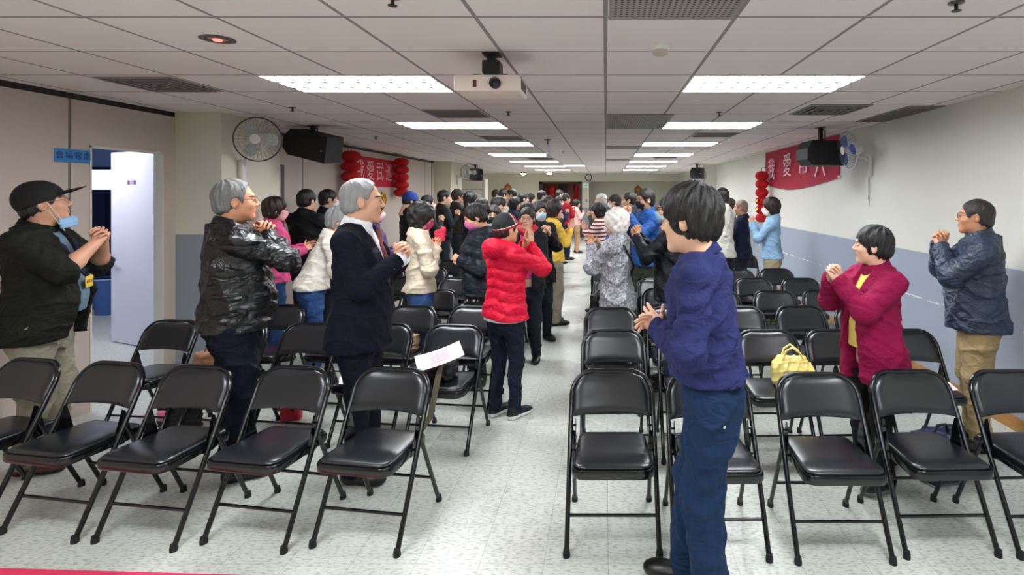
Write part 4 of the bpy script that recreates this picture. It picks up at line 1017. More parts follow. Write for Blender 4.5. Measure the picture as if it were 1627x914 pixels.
def hair_part(h, style, seed=0, gg=None):
    """hair in the head frame. styles: short, crew, bob, long, curly, bun, side"""
    rg = np.random.RandomState(seed); ph = rg.uniform(0, 6, 4)
    v = Vol((-0.16, -0.19, -0.33), (0.16, 0.15, 0.17), h)
    g = {'crew': 0.007, 'short': 0.014, 'full': 0.023, 'bob': 0.024, 'long': 0.022, 'curly': 0.034, 'bun': 0.014, 'balding': 0.008, 'recede': 0.008}[style]
    if gg is not None: g = gg
    v.add(ell((0, -0.016, 0.034), (0.076 + g, 0.095 + g, 0.088 + g)), 0.01)
    if style in ('crew', 'short', 'balding', 'bun', 'full', 'recede'): v.add(ell((0, -0.052, -0.032), (0.066 + g * 0.7, 0.056 + g * 0.5, 0.052)), 0.03)
    if style in ('bob', 'curly'):
        v.add(ell((0, -0.035, -0.045), (0.088 + (0.012 if style == 'curly' else 0), 0.082, 0.075)), 0.03)
    if style == 'long':
        v.add(ell((0, -0.04, -0.05), (0.086, 0.08, 0.1)), 0.03); v.add(rc((-0.05, -0.06, -0.1), (-0.06, -0.06, -0.22), 0.05, 0.035), 0.03); v.add(rc((0.05, -0.06, -0.1), (0.06, -0.06, -0.22), 0.05, 0.035), 0.03)
    if style == 'bun': v.add(ell((0, -0.12, 0.04), (0.045, 0.04, 0.045)), 0.01)
    # face opening
    if style == 'crew': v.add(ell((0, 0.118, -0.030), (0.128, 0.086, 0.112)), 0.008, 's')
    elif style == 'recede': v.add(ell((0, 0.116, -0.002), (0.128, 0.096, 0.118)), 0.010, 's')
    elif style == 'short': v.add(ell((0, 0.115, -0.042), (0.128, 0.084, 0.108)), 0.008, 's')
    elif style == 'balding': v.add(ell((0, 0.085, 0.03), (0.085, 0.10, 0.11)), 0.01, 's')
    elif style == 'full': v.add(ell((0, 0.114, -0.068), (0.135, 0.094, 0.118)), 0.008, 's')
    else: v.add(ell((0, 0.105, -0.055), (0.072, 0.08, 0.108)), 0.01, 's')
    for s in (-1, 1):
        if style in ('crew', 'short', 'balding', 'recede'): v.add(ell((s * 0.092, 0.0, -0.02), (0.034, 0.034, 0.046)), 0.006, 's')
        elif style in ('full', 'bun'): v.add(ell((s * 0.10, 0.0, -0.035), (0.034, 0.028, 0.04)), 0.006, 's')
    low = {'crew': -0.055, 'short': -0.07, 'balding': -0.06, 'recede': -0.062, 'full': -0.085, 'bun': -0.075}.get(style)
    if low is not None: v.cut(lambda X, Y, Z: low + 0.38 * (Y + 0.06) + 0.010 * np.sin(np.arctan2(X, Y + 0.05) * 17 + ph[0]) * np.sin(np.arctan2(X, Y + 0.05) * 7 + ph[1]) - Z, 0.012)
    fr = 95 if style != 'curly' else 72
    am = {'crew': 0.0012, 'short': 0.0024, 'recede': 0.002, 'curly': 0.010}.get(style, 0.0032)
    def strands(X, Y, Z):
        if style == 'curly': return -am * np.sin(fr * X + ph[0]) * np.sin(fr * Y + ph[1] + np.sin(30 * Z)) * np.sin(fr * Z + ph[2])
        lock = 0.0045 if style in ('full', 'bob', 'long') else 0.0018
        th = np.arctan2(X, Y + 0.06) ; rr = np.sqrt(X * X + (Y + 0.03) ** 2)
        return -lock * np.sin(th * 8 + 2.5 * np.sin(Z * 17 + ph[3]) + 5 * Z + ph[0]) * np.cos(Z * 34 + th * 3 + ph[1]) - am * (np.sin(th * 24 + 2.2 * np.sin(Z * 26 + ph[0]) + 9 * rr + ph[1]) * 0.6 + np.sin(th * 11 + 3 * np.sin(Z * 15 + ph[2]) + ph[3]) * 0.9 + 0.4 * np.sin(th * 53 + Z * 40))
    v.warp(strands)
    return v.mesh()

def seg_pts(P, Rm, C): return P @ np.array(Rm).T + np.array(C)

def person(label, x, y, rz, H=1.70, res=1.0, fem=False, bw=1.0, bd=1.0, belly=0.0, lean=0.0, tone='d9a583', group=None,
           head=(0, 0, 0), hair=('short', '17130f'), smile=False, jaw=1.0, top=None, shirt=None, pants=None, shoes='121214', shoe_sole=None,
           RW=(0.06, 0.30, 1.30), LW=(-0.06, 0.30, 1.30), hint=(0.55, -0.25, -1.0), hands='clasp', stance=0.10, feet=(0, 0), foot_yaw=10,
           mask=None, glasses=None, cap=None, scarf=None, hood=False, bare_arms=False, extras=None, hand_scale=1.0, hs=1.0):
    """one standing figure facing local +y; lengths for a 1.70 m body, scaled to H"""
    s = H / 1.70
    root = thing('person', label, 'person', (x, y, 0), R(rz) + math.atan2(-x, y), group)   # turn is relative to the line of sight from the hall's front
    root.scale = (s, s, s)
    seed = (hash_label(label)) % 9973
    rg = np.random.RandomState(seed)
    hh, hb, hc = 0.0042 * res, 0.016 * max(1, res * 0.8), 0.0085 * max(0.8, res)
    ln = lambda z: lean * max(0.0, z - 0.95)                # forward lean of the trunk
    dz = lambda z: -abs(lean) * 0.45 * max(0.0, z - 0.95)
    sw = (0.158 if fem else 0.180) * bw
    SH = {k: np.array((k * sw, -0.015 + ln(1.40), 1.385 + dz(1.4))) for k in (-1, 1)}
    HC = np.array((0, 0.012 + ln(1.56), 1.582 + dz(1.56)))                    # head centre
    HR = rotm(head[0], head[1], head[2]) * hs
    HC = HC + np.array((0, 0, 0.10 * (hs - 1)))
    NB = np.array((0, -0.035 + ln(1.46), 1.44 + dz(1.46)))
    RWt, LWt = np.array(RW, float), np.array(LW, float)
    ER, RWt = ik(SH[1], RWt, 0.285, 0.25, hint); EL, LWt = ik(SH[-1], LWt, 0.285, 0.25, (-hint[0], hint[1], hint[2]))
    ank = {k: np.array((k * stance * bw + feet[0] * 0, feet[0 if k < 0 else 1], 0.075)) for k in (-1, 1)}
    hip = {k: np.array((k * 0.088 * bw, -0.005, 0.86)) for k in (-1, 1)}
    kne = {k: (ank[k] + hip[k]) / 2 + np.array((0, 0.03, 0.01)) for k in (-1, 1)}
    # ---- body: one mesh (hidden trunk and limbs coarse, head and hands fine)
    parts = []
    v = Vol((-0.45, -0.4, 0.0), (0.45, 0.62, 1.55), hb * 1.1)
    TB = [(0.80, 0.14 * bw, 0.09, 0), (0.95, 0.145 * bw, 0.095, ln(.95)), (1.08, 0.13 * bw, 0.09, ln(1.08)), (1.28, 0.15 * bw, 0.095, ln(1.28)), (1.40, 0.12 * bw, 0.075, ln(1.4) - 0.02)]
    TB = [(z + dz(z), a, b, c) for z, a, b, c in TB]
    v.add(loft(TB), 0.03); v.add(rc(SH[-1], SH[1], 0.045, 0.045), 0.04); v.add(rc(NB - np.array((0, 0, 0.06)), NB + np.array((0, 0.0, 0.03)), 0.05, 0.045), 0.03)
    for k in (-1, 1):
        E, W = (ER, RWt) if k > 0 else (EL, LWt)
        v.add(rc(SH[k], E, 0.045, 0.036), 0.03); v.add(rc(E, W, 0.036, 0.027), 0.02)
        v.add(rc(hip[k], kne[k], 0.075, 0.05), 0.04); v.add(rc(kne[k], ank[k], 0.048, 0.036), 0.02); v.add(rc(ank[k] + (0, -0.02, -0.03), ank[k] + (k * 0.02, 0.13, -0.045), 0.03, 0.02), 0.02)
    V, Q = v.mesh(); parts.append((V, Q, 0))
    V, Q, mi = head_parts(hh, fem, smile, jaw); parts.append((seg_pts(V, HR, HC), Q, mi))
    # hands
    c = (RWt + LWt) / 2
    fr, fl = N3(RWt - ER), N3(LWt - EL)
    hs = (0.88 if fem else 0.97) * hand_scale
    for k, E, W, f in ((1, ER, RWt, fr), (-1, EL, LWt, fl)):
        right = k > 0
        inn = np.array((-k, 0.0, 0.0))
        if hands == 'clasp':       # fist held in the other palm
            Yd = N3(f * 0.55 + np.array((0, 0.10, 0.65)) + inn * 0.30); Zd = -inn + np.array((0, 0.35, 0))
            curl = (48, 62, 38) if right else (34, 52, 30)
            th = 0.35
        elif hands == 'pray':
            Yd = N3(f * 0.3 + np.array((0, 0.25, 1.0))); Zd = -inn; curl = (6, 8, 5); th = 0.2
        elif hands == 'clap':
            Yd = N3(f * 0.7 + np.array((0, 0.4, 0.35)) + inn * 0.25); Zd = -inn + np.array((0, 0.0, 0.3)); curl = ((8, 14, 8), (12, 16, 10), (16, 20, 10), (20, 24, 12)); th = -0.35
        elif hands == 'fist':
            Yd = N3(f + inn * 0.25); Zd = -inn * 0.8 + np.array((0, 0.3, 0.4)); curl = (70, 85, 50); th = 0.9
        else:                      # hanging, relaxed
            Yd = f; Zd = -inn; curl = (14, 22, 14); th = 0.2
        lo = np.minimum(W, W + Yd * 0.2) - 0.13; hi = np.maximum(W, W + Yd * 0.2) + 0.13
        v = Vol(lo, hi, min(hh * 0.72, 0.0075))
        hand_vol(v, W, Yd, Zd, right, curl, th, hs)
        v.add(rc(W - f * (0.11), W, 0.030 * hs, 0.024 * hs), 0.015)
        if bare_arms: pass
        V, Q = v.mesh(); parts.append((V, Q, 0))
    if bare_arms:
        for E, W in ((ER, RWt), (EL, LWt)):
            v = Vol(np.minimum(E, W) - 0.1, np.maximum(E, W) + 0.1, 0.006)
            v.add(rc(E, E + (W - E) * 0.35, 0.046, 0.047)); v.add(rc(E + (W - E) * 0.3, W, 0.047, 0.030), 0.02)
            V, Q = v.mesh(); parts.append((V, Q, 0))
    obj_body = np_mesh('body', parts, skin_mats(tone), root)
    J = dict(SH=SH, ER=ER, EL=EL, RW=RWt, LW=LWt, HC=HC, HR=HR, NB=NB, ln=ln, dz=dz, root=root, hip=hip, ank=ank, s=s)
    # ---- hair
    if hair:
        V, Q = hair_part(0.0048 * res if res < 1.5 else 0.008 * min(res, 2) / 1.5, hair[0], seed, hair[2] if len(hair) > 2 else None)
        np_mesh('hair', [(seg_pts(V, HR, HC), Q, 0)], [mat('hair ' + hair[1], hair[1], 0.42, bump=0.5, bscale=90, stretch=(3, 3, 0.6), var=0.25, vscale=40)], root)
    # ---- trousers
    pants = dict(dict(color='1b2233', w=1.0, waist=0.98 if (pants or {}).get('belt') else min(0.98, (top or {}).get('hem', 0.9) + 0.055), fold=0.009, mat=None, skirt=False), **(pants or {}))
    v = Vol((-0.34, -0.3, 0.0), (0.34, 0.42, 1.1), hc)
    hw = 0.168 * bw
    PB = [(0.70, hw * 0.86, 0.080 * bd, 0.0), (0.76, hw * 0.95, 0.098 * bd, -0.004), (0.82, hw, 0.116 * bd, -0.01), (0.89, hw * 1.0, 0.124 * bd, -0.012), (pants['waist'], 0.150 * bw, 0.108 * bd + belly * 0.4, ln(0.98) + belly * 0.3)]
    v.add(loft(PB), 0.03)
    for k in (-1, 1):
        w = pants['w']
        wr = 0.0035 if res < 1.6 else 0
        v.add(rc(hip[k] + (0, -0.005, 0.0), kne[k], 0.093 * bw * (0.5 + 0.5 * w), 0.070 * w), 0.05)
        v.add(rc(kne[k], ank[k] + (0, -0.005, 0.0), 0.070 * w, 0.060 * w), 0.03)
    v.warp(folds(pants['fold'], seed + 3, 11, 4))
    v.cut(lambda X, Y, Z: np.maximum(0.035 - Z, Z - pants['waist']) + 0 * X + 0 * Y, 0.006)
    V, Q = v.mesh()
    np_mesh('trousers', [(V, Q, 0)], [pants['mat'] or mat('trouser cloth ' + pants['color'], pants['color'], 0.8, bump=0.12, bscale=350, var=0.08, vscale=12, wrinkle=0.45, spec=0.25)], root)
    if pants.get('belt'):
        v = Vol((-0.3, -0.3, 0.88), (0.3, 0.35, 1.08), 0.008)
        wz = pants['waist']; v.add(loft([(wz - 0.035, 0.156 * bw, 0.113 * bd + belly * 0.4, belly * 0.3 - 0.002), (wz + 0.002, 0.156 * bw, 0.113 * bd + belly * 0.4, ln(.98) + belly * 0.3 - 0.002)]), 0.002); V, Q = v.mesh()
        np_mesh('belt', [(V, Q, 0)], [mat('belt leather', pants['belt'], 0.4)], root)
    # ---- shoes
    for k in (-1, 1):
        a = ank[k]; Rf = Matrix.Rotation(R(-k * foot_yaw), 3, 'Z'); v = Vol((-0.07, -0.10, -0.004), (0.07, 0.215, 0.13), 0.0062 * max(1, res * 0.8))
        v.add(ell((0, -0.025, 0.04), (0.041, 0.055, 0.055)), 0.01); v.add(ell((0, 0.06, 0.035), (0.043, 0.085, 0.042)), 0.03); v.add(ell((0.004 * -k, 0.125, 0.03), (0.046, 0.065, 0.034)), 0.03)
        v.add(rc((0, -0.02, 0.05), (0, -0.015, 0.1), 0.045, 0.043), 0.02)
        v.cut(lambda X, Y, Z: 0.002 - Z + 0 * X + 0 * Y, 0.004)
        V, Q = v.mesh(); mi = (V[Q].mean(1)[:, 2] < (0.036 if shoe_sole else 0.022)).astype(np.int32)
        V = seg_pts(V, np.array(Rf), (a[0], a[1], 0.0))
        np_mesh('shoe', [(V, Q, mi)], [mat('shoe ' + shoes, shoes, 0.35), mat('sole ' + (shoe_sole or '0e0e0e'), shoe_sole or '0e0e0e', 0.6)], root)
    # ---- shirt under an open top
    if shirt:
        v = Vol((-0.3, -0.3, 0.85), (0.3, 0.4, 1.55), hc)
        v.add(torso(bw, bd, belly, ln, dz, fem, 0.94, -0.016, 1.455), 0.02); v.add(rc(SH[-1] * (0.8, 1, 1), SH[1] * (0.8, 1, 1), 0.055, 0.055), 0.05)
        if shirt.get('collar', True): v.add(collar_prim(NB, 0.060 if fem else 0.066, 0.036, 0.010, shirt.get('lift', 0.002)), 0.012)
        v.add(rc(NB - (0, 0, 0.02), HC - (0, 0.03, 0.06), 0.056, 0.052), 0.006, 's')
        v.warp(folds(0.003, seed + 11, 10, 5)); V, Q = v.mesh()
        np_mesh('shirt', [(V, Q, 0)], [mat('shirt cloth ' + shirt['color'], shirt['color'], 0.8, bump=0.1, bscale=400, wrinkle=0.3)], root)
    # ---- jacket / top
    T = dict(dict(color='222222', hem=0.90, fold=0.009, grow=0.012, sleeve=1.0, slv=1.0, open=None, rough=0.75, collar='fold', puff=0.0, mat=None, bomber=False, cuff=None), **(top or {}))
    v = Vol((-0.47, -0.42, T['hem'] - 0.04), (0.47, 0.66, 1.62), hc)
    v.add(torso(bw, bd, belly, ln, dz, fem, T['hem'], T['grow'], 1.45), 0.02)
    v.add(rc(SH[-1] * (.9, 1, 1) - (0, 0, .012), SH[1] * (.9, 1, 1) - (0, 0, .012), 0.056 + T['grow'] * 0.6, 0.056 + T['grow'] * 0.6), 0.06)
    for k in (-1, 1): v.add(rc(NB + (k * 0.03, 0, -0.03), SH[k] + (-k * 0.01, 0, -0.006), 0.055, 0.048 + T['grow'] * 0.6), 0.05)
    q = T['slv'] * bw ** 0.5
    am = (0.006 if res < 1.6 else 0.004) * (T['fold'] / 0.009)
    for k, E, W in ((1, ER, RWt), (-1, EL, LWt)):
        en = E + (W - E) * (T['sleeve'] if T['sleeve'] > 0.1 else 0)
        v.add(rc(SH[k] + (-k * 0.006, 0, -0.022), E, 0.064 * q, 0.056 * q, (am, 34, seed % 7 + k)), 0.026)
        if T['sleeve'] > 0.1: v.add(rc(E, en, 0.058 * q, 0.043 * q, (am, 40, seed % 5 - k)), 0.02)
    for k, E in ((1, ER), (-1, EL)):
        if T['sleeve'] > 0.1 and res < 1.6: v.add(ell(E, (0.064 * q, 0.064 * q, 0.064 * q)), 0.03)
    if T['bomber']: v.add(loft([(T['hem'] - 0.0, *tw(T['hem'], bw, bd, belly, fem, 0.008)), (T['hem'] + 0.05, *tw(T['hem'] + 0.05, bw, bd, belly, fem, 0.008))]), 0.01)
    if T['puff']: v.warp(lambda X, Y, Z: -T['puff'] * (np.abs(np.sin((Z + 0.25 * np.abs(X)) * math.pi / 0.085)) ** 0.6 - 0.6) + 0 * Y)
    v.warp(folds(T['fold'], seed, 9, 5))
    if T['hem'] > 0: v.cut(lambda X, Y, Z: T['hem'] - Z + 0.012 * np.sin(9 * X + seed) * (0 if T['bomber'] else 1) + 0 * Y, 0.008)
    if T['open']:
        zs = [o_[0] for o_ in T['open']]; ws = [o_[1] for o_ in T['open']]; xo = T.get('open_x', 0.0)
        def wedge(X, Y, Z):
            w = np.interp(Z, zs, ws); return np.maximum(np.abs(X - xo) - w, 0.035 + np.interp(Z, (0.9, 1.5), (ln(.95), ln(1.5))) - Y)
        v.add((wedge, np.array((-0.2, -0.05, T['hem'] - 0.1)), np.array((0.2, 0.5, 1.62))), 0.006, 's')
        # keep the sleeves that pass in front of the opening
        for k, E, W in ((1, ER, RWt), (-1, EL, LWt)):
            en = E + (W - E) * (T['sleeve'] if T['sleeve'] > 0.1 else 0); v.add(rc(SH[k] + (k * 0.004, 0, -0.024), E, 0.063 * q, 0.056 * q, (am, 34, seed % 7 + k)), 0.02)
            if T['sleeve'] > 0.1: v.add(rc(E, en, 0.058 * q, 0.043 * q, (am, 40, seed % 5 - k)), 0.02)
    if T['collar'] == 'stand': v.add(collar_prim(NB, 0.070, 0.052, 0.013, 0.010), 0.012)
    elif T['collar'] == 'fold': v.add(collar_prim(NB, 0.071, 0.032, 0.014, 0.012), 0.012)
    elif T['collar'] == 'hood': v.add(ell(NB + (0, -0.10, -0.005), (0.12, 0.07, 0.085)), 0.03); v.add(collar_prim(NB, 0.075, 0.05, 0.016), 0.02)
    elif T['collar'] == 'crew': v.add(collar_prim(NB, 0.064, 0.012, 0.01), 0.012)
    v.add(rc(NB - (0, 0, 0.05), HC - (0, 0.03, 0.06), 0.050 if not fem else 0.046, 0.055), 0.006, 's')
    for W, f in ((RWt, fr), (LWt, fl)):
        if T['sleeve'] >= 0.95: v.add((lambda W, f: (lambda X, Y, Z: np.maximum(-((X - W[0]) * f[0] + (Y - W[1]) * f[1] + (Z - W[2]) * f[2]) - 0.0, np.sqrt((X - W[0])**2 + (Y - W[1])**2 + (Z - W[2])**2) - 0.09)) )(W + f * 0.012, f) and ((lambda W, f: (lambda X, Y, Z: np.maximum(-((X - W[0]) * f[0] + (Y - W[1]) * f[1] + (Z - W[2]) * f[2]), np.sqrt((X - W[0])**2 + (Y - W[1])**2 + (Z - W[2])**2) - 0.085)))(W + f * 0.012, f), W - 0.09, W + 0.09), 0.004, 's')
    V, Q = v.mesh()
    m = T['mat'] or mat('cloth %s %.2f' % (T['color'], T['rough']), T['color'], T['rough'], bump=0.12, bscale=350, var=0.07, vscale=14, wrinkle=T.get('wrinkle', 0.45), spec=0.25)
    np_mesh(T.get('name', 'jacket'), [(V, Q, 0)], [m], root)
    if T['collar'] == 'shirt':
        v = Vol(NB - 0.15, NB + np.array((0.15, 0.2, 0.12)), 0.005); v.add(fold_collar(NB), 0.004)
        V, Q = v.mesh(); np_mesh('collar', [(V, Q, 0)], [m], root)
    if T['cuff']:
        v = Vol(np.minimum(RWt, LWt) - 0.12, np.maximum(RWt, LWt) + 0.12, 0.006)
        for W, f in ((RWt, fr), (LWt, fl)): v.add(rc(W - f * 0.03, W + f * 0.018, 0.040 * q, 0.037 * q), 0.002)
        V, Q = v.mesh(); np_mesh('cuff', [(V, Q, 0)], [mat('cuff ' + T['cuff'], T['cuff'], 0.7)], root)
    # ---- face mask, glasses, cap, scarf
    Mh = Matrix(((*HR[0], HC[0]), (*HR[1], HC[1]), (*HR[2], HC[2]), (0, 0, 0, 1)))
    if mask:
        mz = mask[1] if len(mask) > 1 else 0.0
        v = Vol((-0.09, -0.01, -0.16), (0.09, 0.15, 0.04), 0.0045 * max(1, res * .7))
        v.add(ell((0, 0.036, -0.045 + mz), (0.064 * jaw, 0.074, 0.074)), 0.01); v.add(ell((0, 0.086, -0.032 + mz), (0.026, 0.032, 0.034)), 0.02)
        v.cut(lambda X, Y, Z: np.maximum(np.maximum(Z - (-0.006 + mz) - 0.1 * np.abs(X) * -1, -0.115 + mz - Z), 0.035 - Y) + 0 * X, 0.006)
        v.warp(lambda X, Y, Z: -0.0012 * np.sin(Z * 330) + 0 * X + 0 * Y)
        V, Q = v.mesh(); np_mesh('face_mask', [(seg_pts(V, HR, HC), Q, 0)], [mat('mask ' + mask[0], mask[0], 0.8)], root)
        for k in (-1, 1):
            bm = bmesh.new()
            tube(bm, [Mh @ Vector((k * 0.055, 0.055, -0.025 + mz)), Mh @ Vector((k * 0.078, 0.01, 0.012)), Mh @ Vector((k * 0.084, -0.022, 0.018))], 0.0014, 5)
            tube(bm, [Mh @ Vector((k * 0.055, 0.05, -0.085 + mz)), Mh @ Vector((k * 0.074, 0.01, -0.04)), Mh @ Vector((k * 0.082, -0.02, -0.022)), Mh @ Vector((k * 0.084, -0.022, 0.018))], 0.0014, 5)
            obj('ear_loop', bm, mat('white elastic', 'e8e8e8', 0.8), root)
    if glasses:
        bm = bmesh.new()
        for k in (-1, 1):
            P = []
            for i in range(17):
                a = 2 * math.pi * i / 16; P.append(Mh @ Vector((k * 0.034 + 0.025 * math.copysign(abs(math.cos(a)) ** 0.7, math.cos(a)), 0.1005 - 0.0 - 12 * (max(0, abs(k * 0.034 + 0.025 * math.cos(a)) - 0.03)) ** 2, 0.006 + 0.017 * math.copysign(abs(math.sin(a)) ** 0.75, math.sin(a)))))
            tube(bm, P, 0.0016, 6, cap=False)
            tube(bm, [Mh @ Vector((k * 0.059, 0.092, 0.010)), Mh @ Vector((k * 0.071, 0.075, 0.012)), Mh @ Vector((k * 0.082, -0.01, 0.012)), Mh @ Vector((k * 0.083, -0.035, -0.006))], 0.0016, 6)
        tube(bm, [Mh @ Vector((-0.01, 0.101, 0.010)), Mh @ Vector((0, 0.104, 0.013)), Mh @ Vector((0.01, 0.101, 0.010))], 0.0016, 6)
        obj('glasses', bm, mat('spectacle frame ' + glasses, glasses, 0.3, metal=0.4), root)
    if cap:
        v = Vol((-0.12, -0.15, -0.06), (0.12, 0.22, 0.17), 0.005 * max(1, res * .7))
        v.add(ell((0, -0.016, 0.036), (0.094, 0.114, 0.108)), 0.01)
        v.cut(lambda X, Y, Z: 0.012 + 0.28 * Y - Z + 0 * X, 0.006)
        for a in range(6):
            ca, sa = math.cos(R(a * 30 + 15)), math.sin(R(a * 30 + 15))
            v.warp((lambda ca, sa: (lambda X, Y, Z: 0.0012 * np.exp(-((X * ca + (Y + 0.014) * sa) / 0.004) ** 2) + 0 * Z))(ca, sa))
        V, Q = v.mesh(); mi = np.zeros(len(Q), np.int32)
        if cap.get('color2'):
            C = V[Q].mean(1); q_ = C[:, 1] - 0.03 + 0.35 * (C[:, 2] - 0.06); mi[q_ > 0] = 1; mi[np.abs(q_) < 0.0035] = 2; b_ = C[:, 2] - 0.034 - 0.28 * C[:, 1]; mi[b_ < 0] = 1; mi[np.abs(b_) < 0.0035] = 2
        np_mesh('cap', [(seg_pts(V, HR, HC), Q, mi)], [mat('cap ' + cap['color'], cap['color'], 0.8, bump=0.2, bscale=300), mat('cap ' + cap.get('color2', cap['color']), cap.get('color2', cap['color']), 0.8), mat('cap piping', 'efe6e0', 0.8)], root)
        if cap.get('brim', True):
            bl = cap.get('len', 0.085); bm = bmesh.new(); A, B = [], []
            for j in range(6):
                w = j / 5; ra, rb = [], []
                for i in range(13):
                    a = R(20 + 140 * i / 12); x0, y0 = 0.083 * math.cos(a), -0.014 + 0.103 * math.sin(a)
                    x1, y1 = 0.078 * math.cos(a), 0.05 + (0.045 + bl) * math.sin(a) ** 0.8
                    px, py = x0 + (x1 - x0) * w, y0 + (y1 - y0) * w; pz = 0.042 + 0.02 * (1 - (px / 0.083) ** 2) + cap.get('up', 0.0) * w * math.sin(a) - 0.004 * w
                    ra.append(bm.verts.new(Mh @ Vector((px, py, pz)))); rb.append(bm.verts.new(Mh @ Vector((px, py, pz - 0.004))))
                A.append(ra); B.append(rb)
            for j in range(5):
                for i in range(12):
                    bm.faces.new((A[j][i], A[j][i+1], A[j+1][i+1], A[j+1][i])); bm.faces.new((B[j][i], B[j+1][i], B[j+1][i+1], B[j][i+1]))
            for j in range(5):
                for i in (0, 12): bm.faces.new((A[j][i], A[j+1][i], B[j+1][i], B[j][i]))
            for i in range(12):
                bm.faces.new((A[5][i], A[5][i+1], B[5][i+1], B[5][i])); bm.faces.new((A[0][i], B[0][i], B[0][i+1], A[0][i+1]))
            obj('cap_brim', bm, mat('cap ' + cap.get('brimc', cap['color']), cap.get('brimc', cap['color']), 0.8), root, smooth=50)
    if scarf:
        v = Vol(NB - (0.15, 0.15, 0.12), NB + (0.15, 0.2, 0.16), 0.008)
        for i in range(14):
            a0, a1 = 2 * math.pi * i / 14, 2 * math.pi * (i + 1) / 14
            p = lambda a: NB + np.array((0.078 * math.cos(a), 0.018 + 0.078 * math.sin(a), 0.035 - 0.03 * math.sin(a) + 0.012 * math.sin(3 * a)))
            v.add(rc(p(a0), p(a1), 0.032, 0.032), 0.02)
        v.warp(folds(0.006, seed + 5, 30, 25)); V, Q = v.mesh(); np_mesh('scarf', [(V, Q, 0)], [mat('scarf ' + scarf, scarf, 0.85)], root)
    if extras: extras(J)
    return J
def hash_label(t):
    h = 0
    for ch in t: h = (h * 131 + ord(ch)) % 1000003
    return h
def tw(z, bw, bd, belly, fem, grow):
    """half width, half depth, centre y of the trunk at height z"""
    if fem: Z = ((0.40, 0.225, 0.16, -0.01), (0.78, 0.196, 0.150, -0.009), (0.90, 0.186, 0.140, -0.009), (1.02, 0.155, 0.112, 0.0), (1.12, 0.149, 0.117, 0.008), (1.26, 0.156, 0.127, 0.018), (1.36, 0.142, 0.098, 0.0), (1.45, 0.070, 0.068, -0.03))
    else: Z = ((0.40, 0.20, 0.15, -0.01), (0.78, 0.194, 0.150, -0.007), (0.90, 0.184, 0.140, -0.006), (1.02, 0.166, 0.124, 0.002), (1.14, 0.162, 0.122, 0.004), (1.28, 0.168, 0.126, 0.006), (1.37, 0.152, 0.104, -0.008), (1.45, 0.075, 0.072, -0.03))
    Z = np.array(Z); bl = belly * np.exp(-((z - 1.03) / 0.14) ** 2)
    return (float(np.interp(z, Z[:, 0], Z[:, 1])) * bw + grow, float(np.interp(z, Z[:, 0], Z[:, 2])) * bd + grow + bl * 0.8, float(np.interp(z, Z[:, 0], Z[:, 3])) + bl * 0.8)
def torso(bw, bd, belly, ln, dz, fem, hem, grow, ztop):
    K = []
    for z in np.linspace(hem - 0.02, ztop, 16):
        a, b, c = tw(z, bw, bd, belly, fem, grow); K.append((z + dz(z), a, b, c + ln(z)))
    return loft(K, 2.4)
def fold_collar(NB):
    c = np.array(NB) + np.array((0, 0.012, 0.030))
    def f(X, Y, Z):
        zc = Z - c[2]; tilt = zc + 0.42 * (Y - c[1]); rr = np.sqrt((X - c[0]) ** 2 + ((Y - c[1] - 0.2 * zc) * 0.95) ** 2)
        front = np.clip((Y - c[1]) / 0.07, 0, 1)
        low = 0.036 + 0.030 * front ** 3
        d = np.maximum(np.abs(rr - (0.063 - 0.42 * tilt)) - 0.0045, np.maximum(tilt - 0.016, -tilt - low))
        return np.maximum(d, (0.010 - 0.35 * tilt * front) * (Y > c[1]) - np.abs(X))
    return f, c - 0.13, c + np.array((0.13, 0.17, 0.08))
def collar_prim(NB, r, hgt, th, lift=-0.004):
    c = np.array(NB) + np.array((0, 0.012, lift))
    def f(X, Y, Z):
        zc = Z - c[2]; cy = c[1] + 0.25 * zc
        rr = np.sqrt((X - c[0]) ** 2 + ((Y - cy) * 0.95) ** 2)
        tilt = zc + 0.35 * (Y - c[1])
        return np.maximum(np.abs(rr - (r + 0.2 * (0.03 - zc))) - th, np.maximum(tilt - hgt, -tilt - 0.06))
    return f, c - np.array((r + 0.04, r + 0.04, 0.09)), c + np.array((r + 0.04, r + 0.04, hgt + 0.06))
# ------------------------------------------------------------------ the people
def front_y(z, bw=1, bd=1, belly=0, fem=False, grow=0.0):
    a, b, c = tw(z, bw, bd, belly, fem, grow); return c + b
def px(u, y): return (u - 962) * y / 850.0
LEATHER = mat('black leather', '101113', 0.3, bump=0.2, bscale=60, spec=0.55, wrinkle=0.7)
NYLON = mat('dark navy nylon', '2a374c', 0.42, bump=0.15, bscale=80, wrinkle=0.8)
SATIN = NT('silver jacquard', 0.38)
_tc = SATIN.n('TexCoord'); _nz = SATIN.n('TexNoise', i_2=58.0, i_3=6.0); SATIN.l(_tc.outputs['Object'], _nz.inputs['Vector'])
_rp = SATIN.n('ValToRGB'); SATIN.l(_nz.outputs['Fac'], _rp.inputs[0]); _rp.color_ramp.elements[0].position = 0.4; _rp.color_ramp.elements[0].color = lin('66676d'); _rp.color_ramp.elements[1].position = 0.62; _rp.color_ramp.elements[1].color = lin('b4b4b9'); SATIN.l(_rp.outputs[0], SATIN.b.inputs['Base Color'])
POLKA = NT('black polka dot cloth', 0.8)
_tc = POLKA.n('TexCoord'); _v = POLKA.n('TexVoronoi', i_2=22.0); _v.inputs['Randomness'].default_value = 0.25; POLKA.l(_tc.outputs['Object'], _v.inputs['Vector'])
POLKA.l(POLKA.mix(POLKA.math('LESS_THAN', _v.outputs['Distance'], 0.24), lin('0d0d0f'), lin('dcdcdc')), POLKA.b.inputs['Base Color'])
STRIPE = NT('red and white striped knit', 0.85)
_tc = STRIPE.n('TexCoord'); _sp = STRIPE.n('SeparateXYZ'); STRIPE.l(_tc.outputs['Object'], _sp.inputs[0])
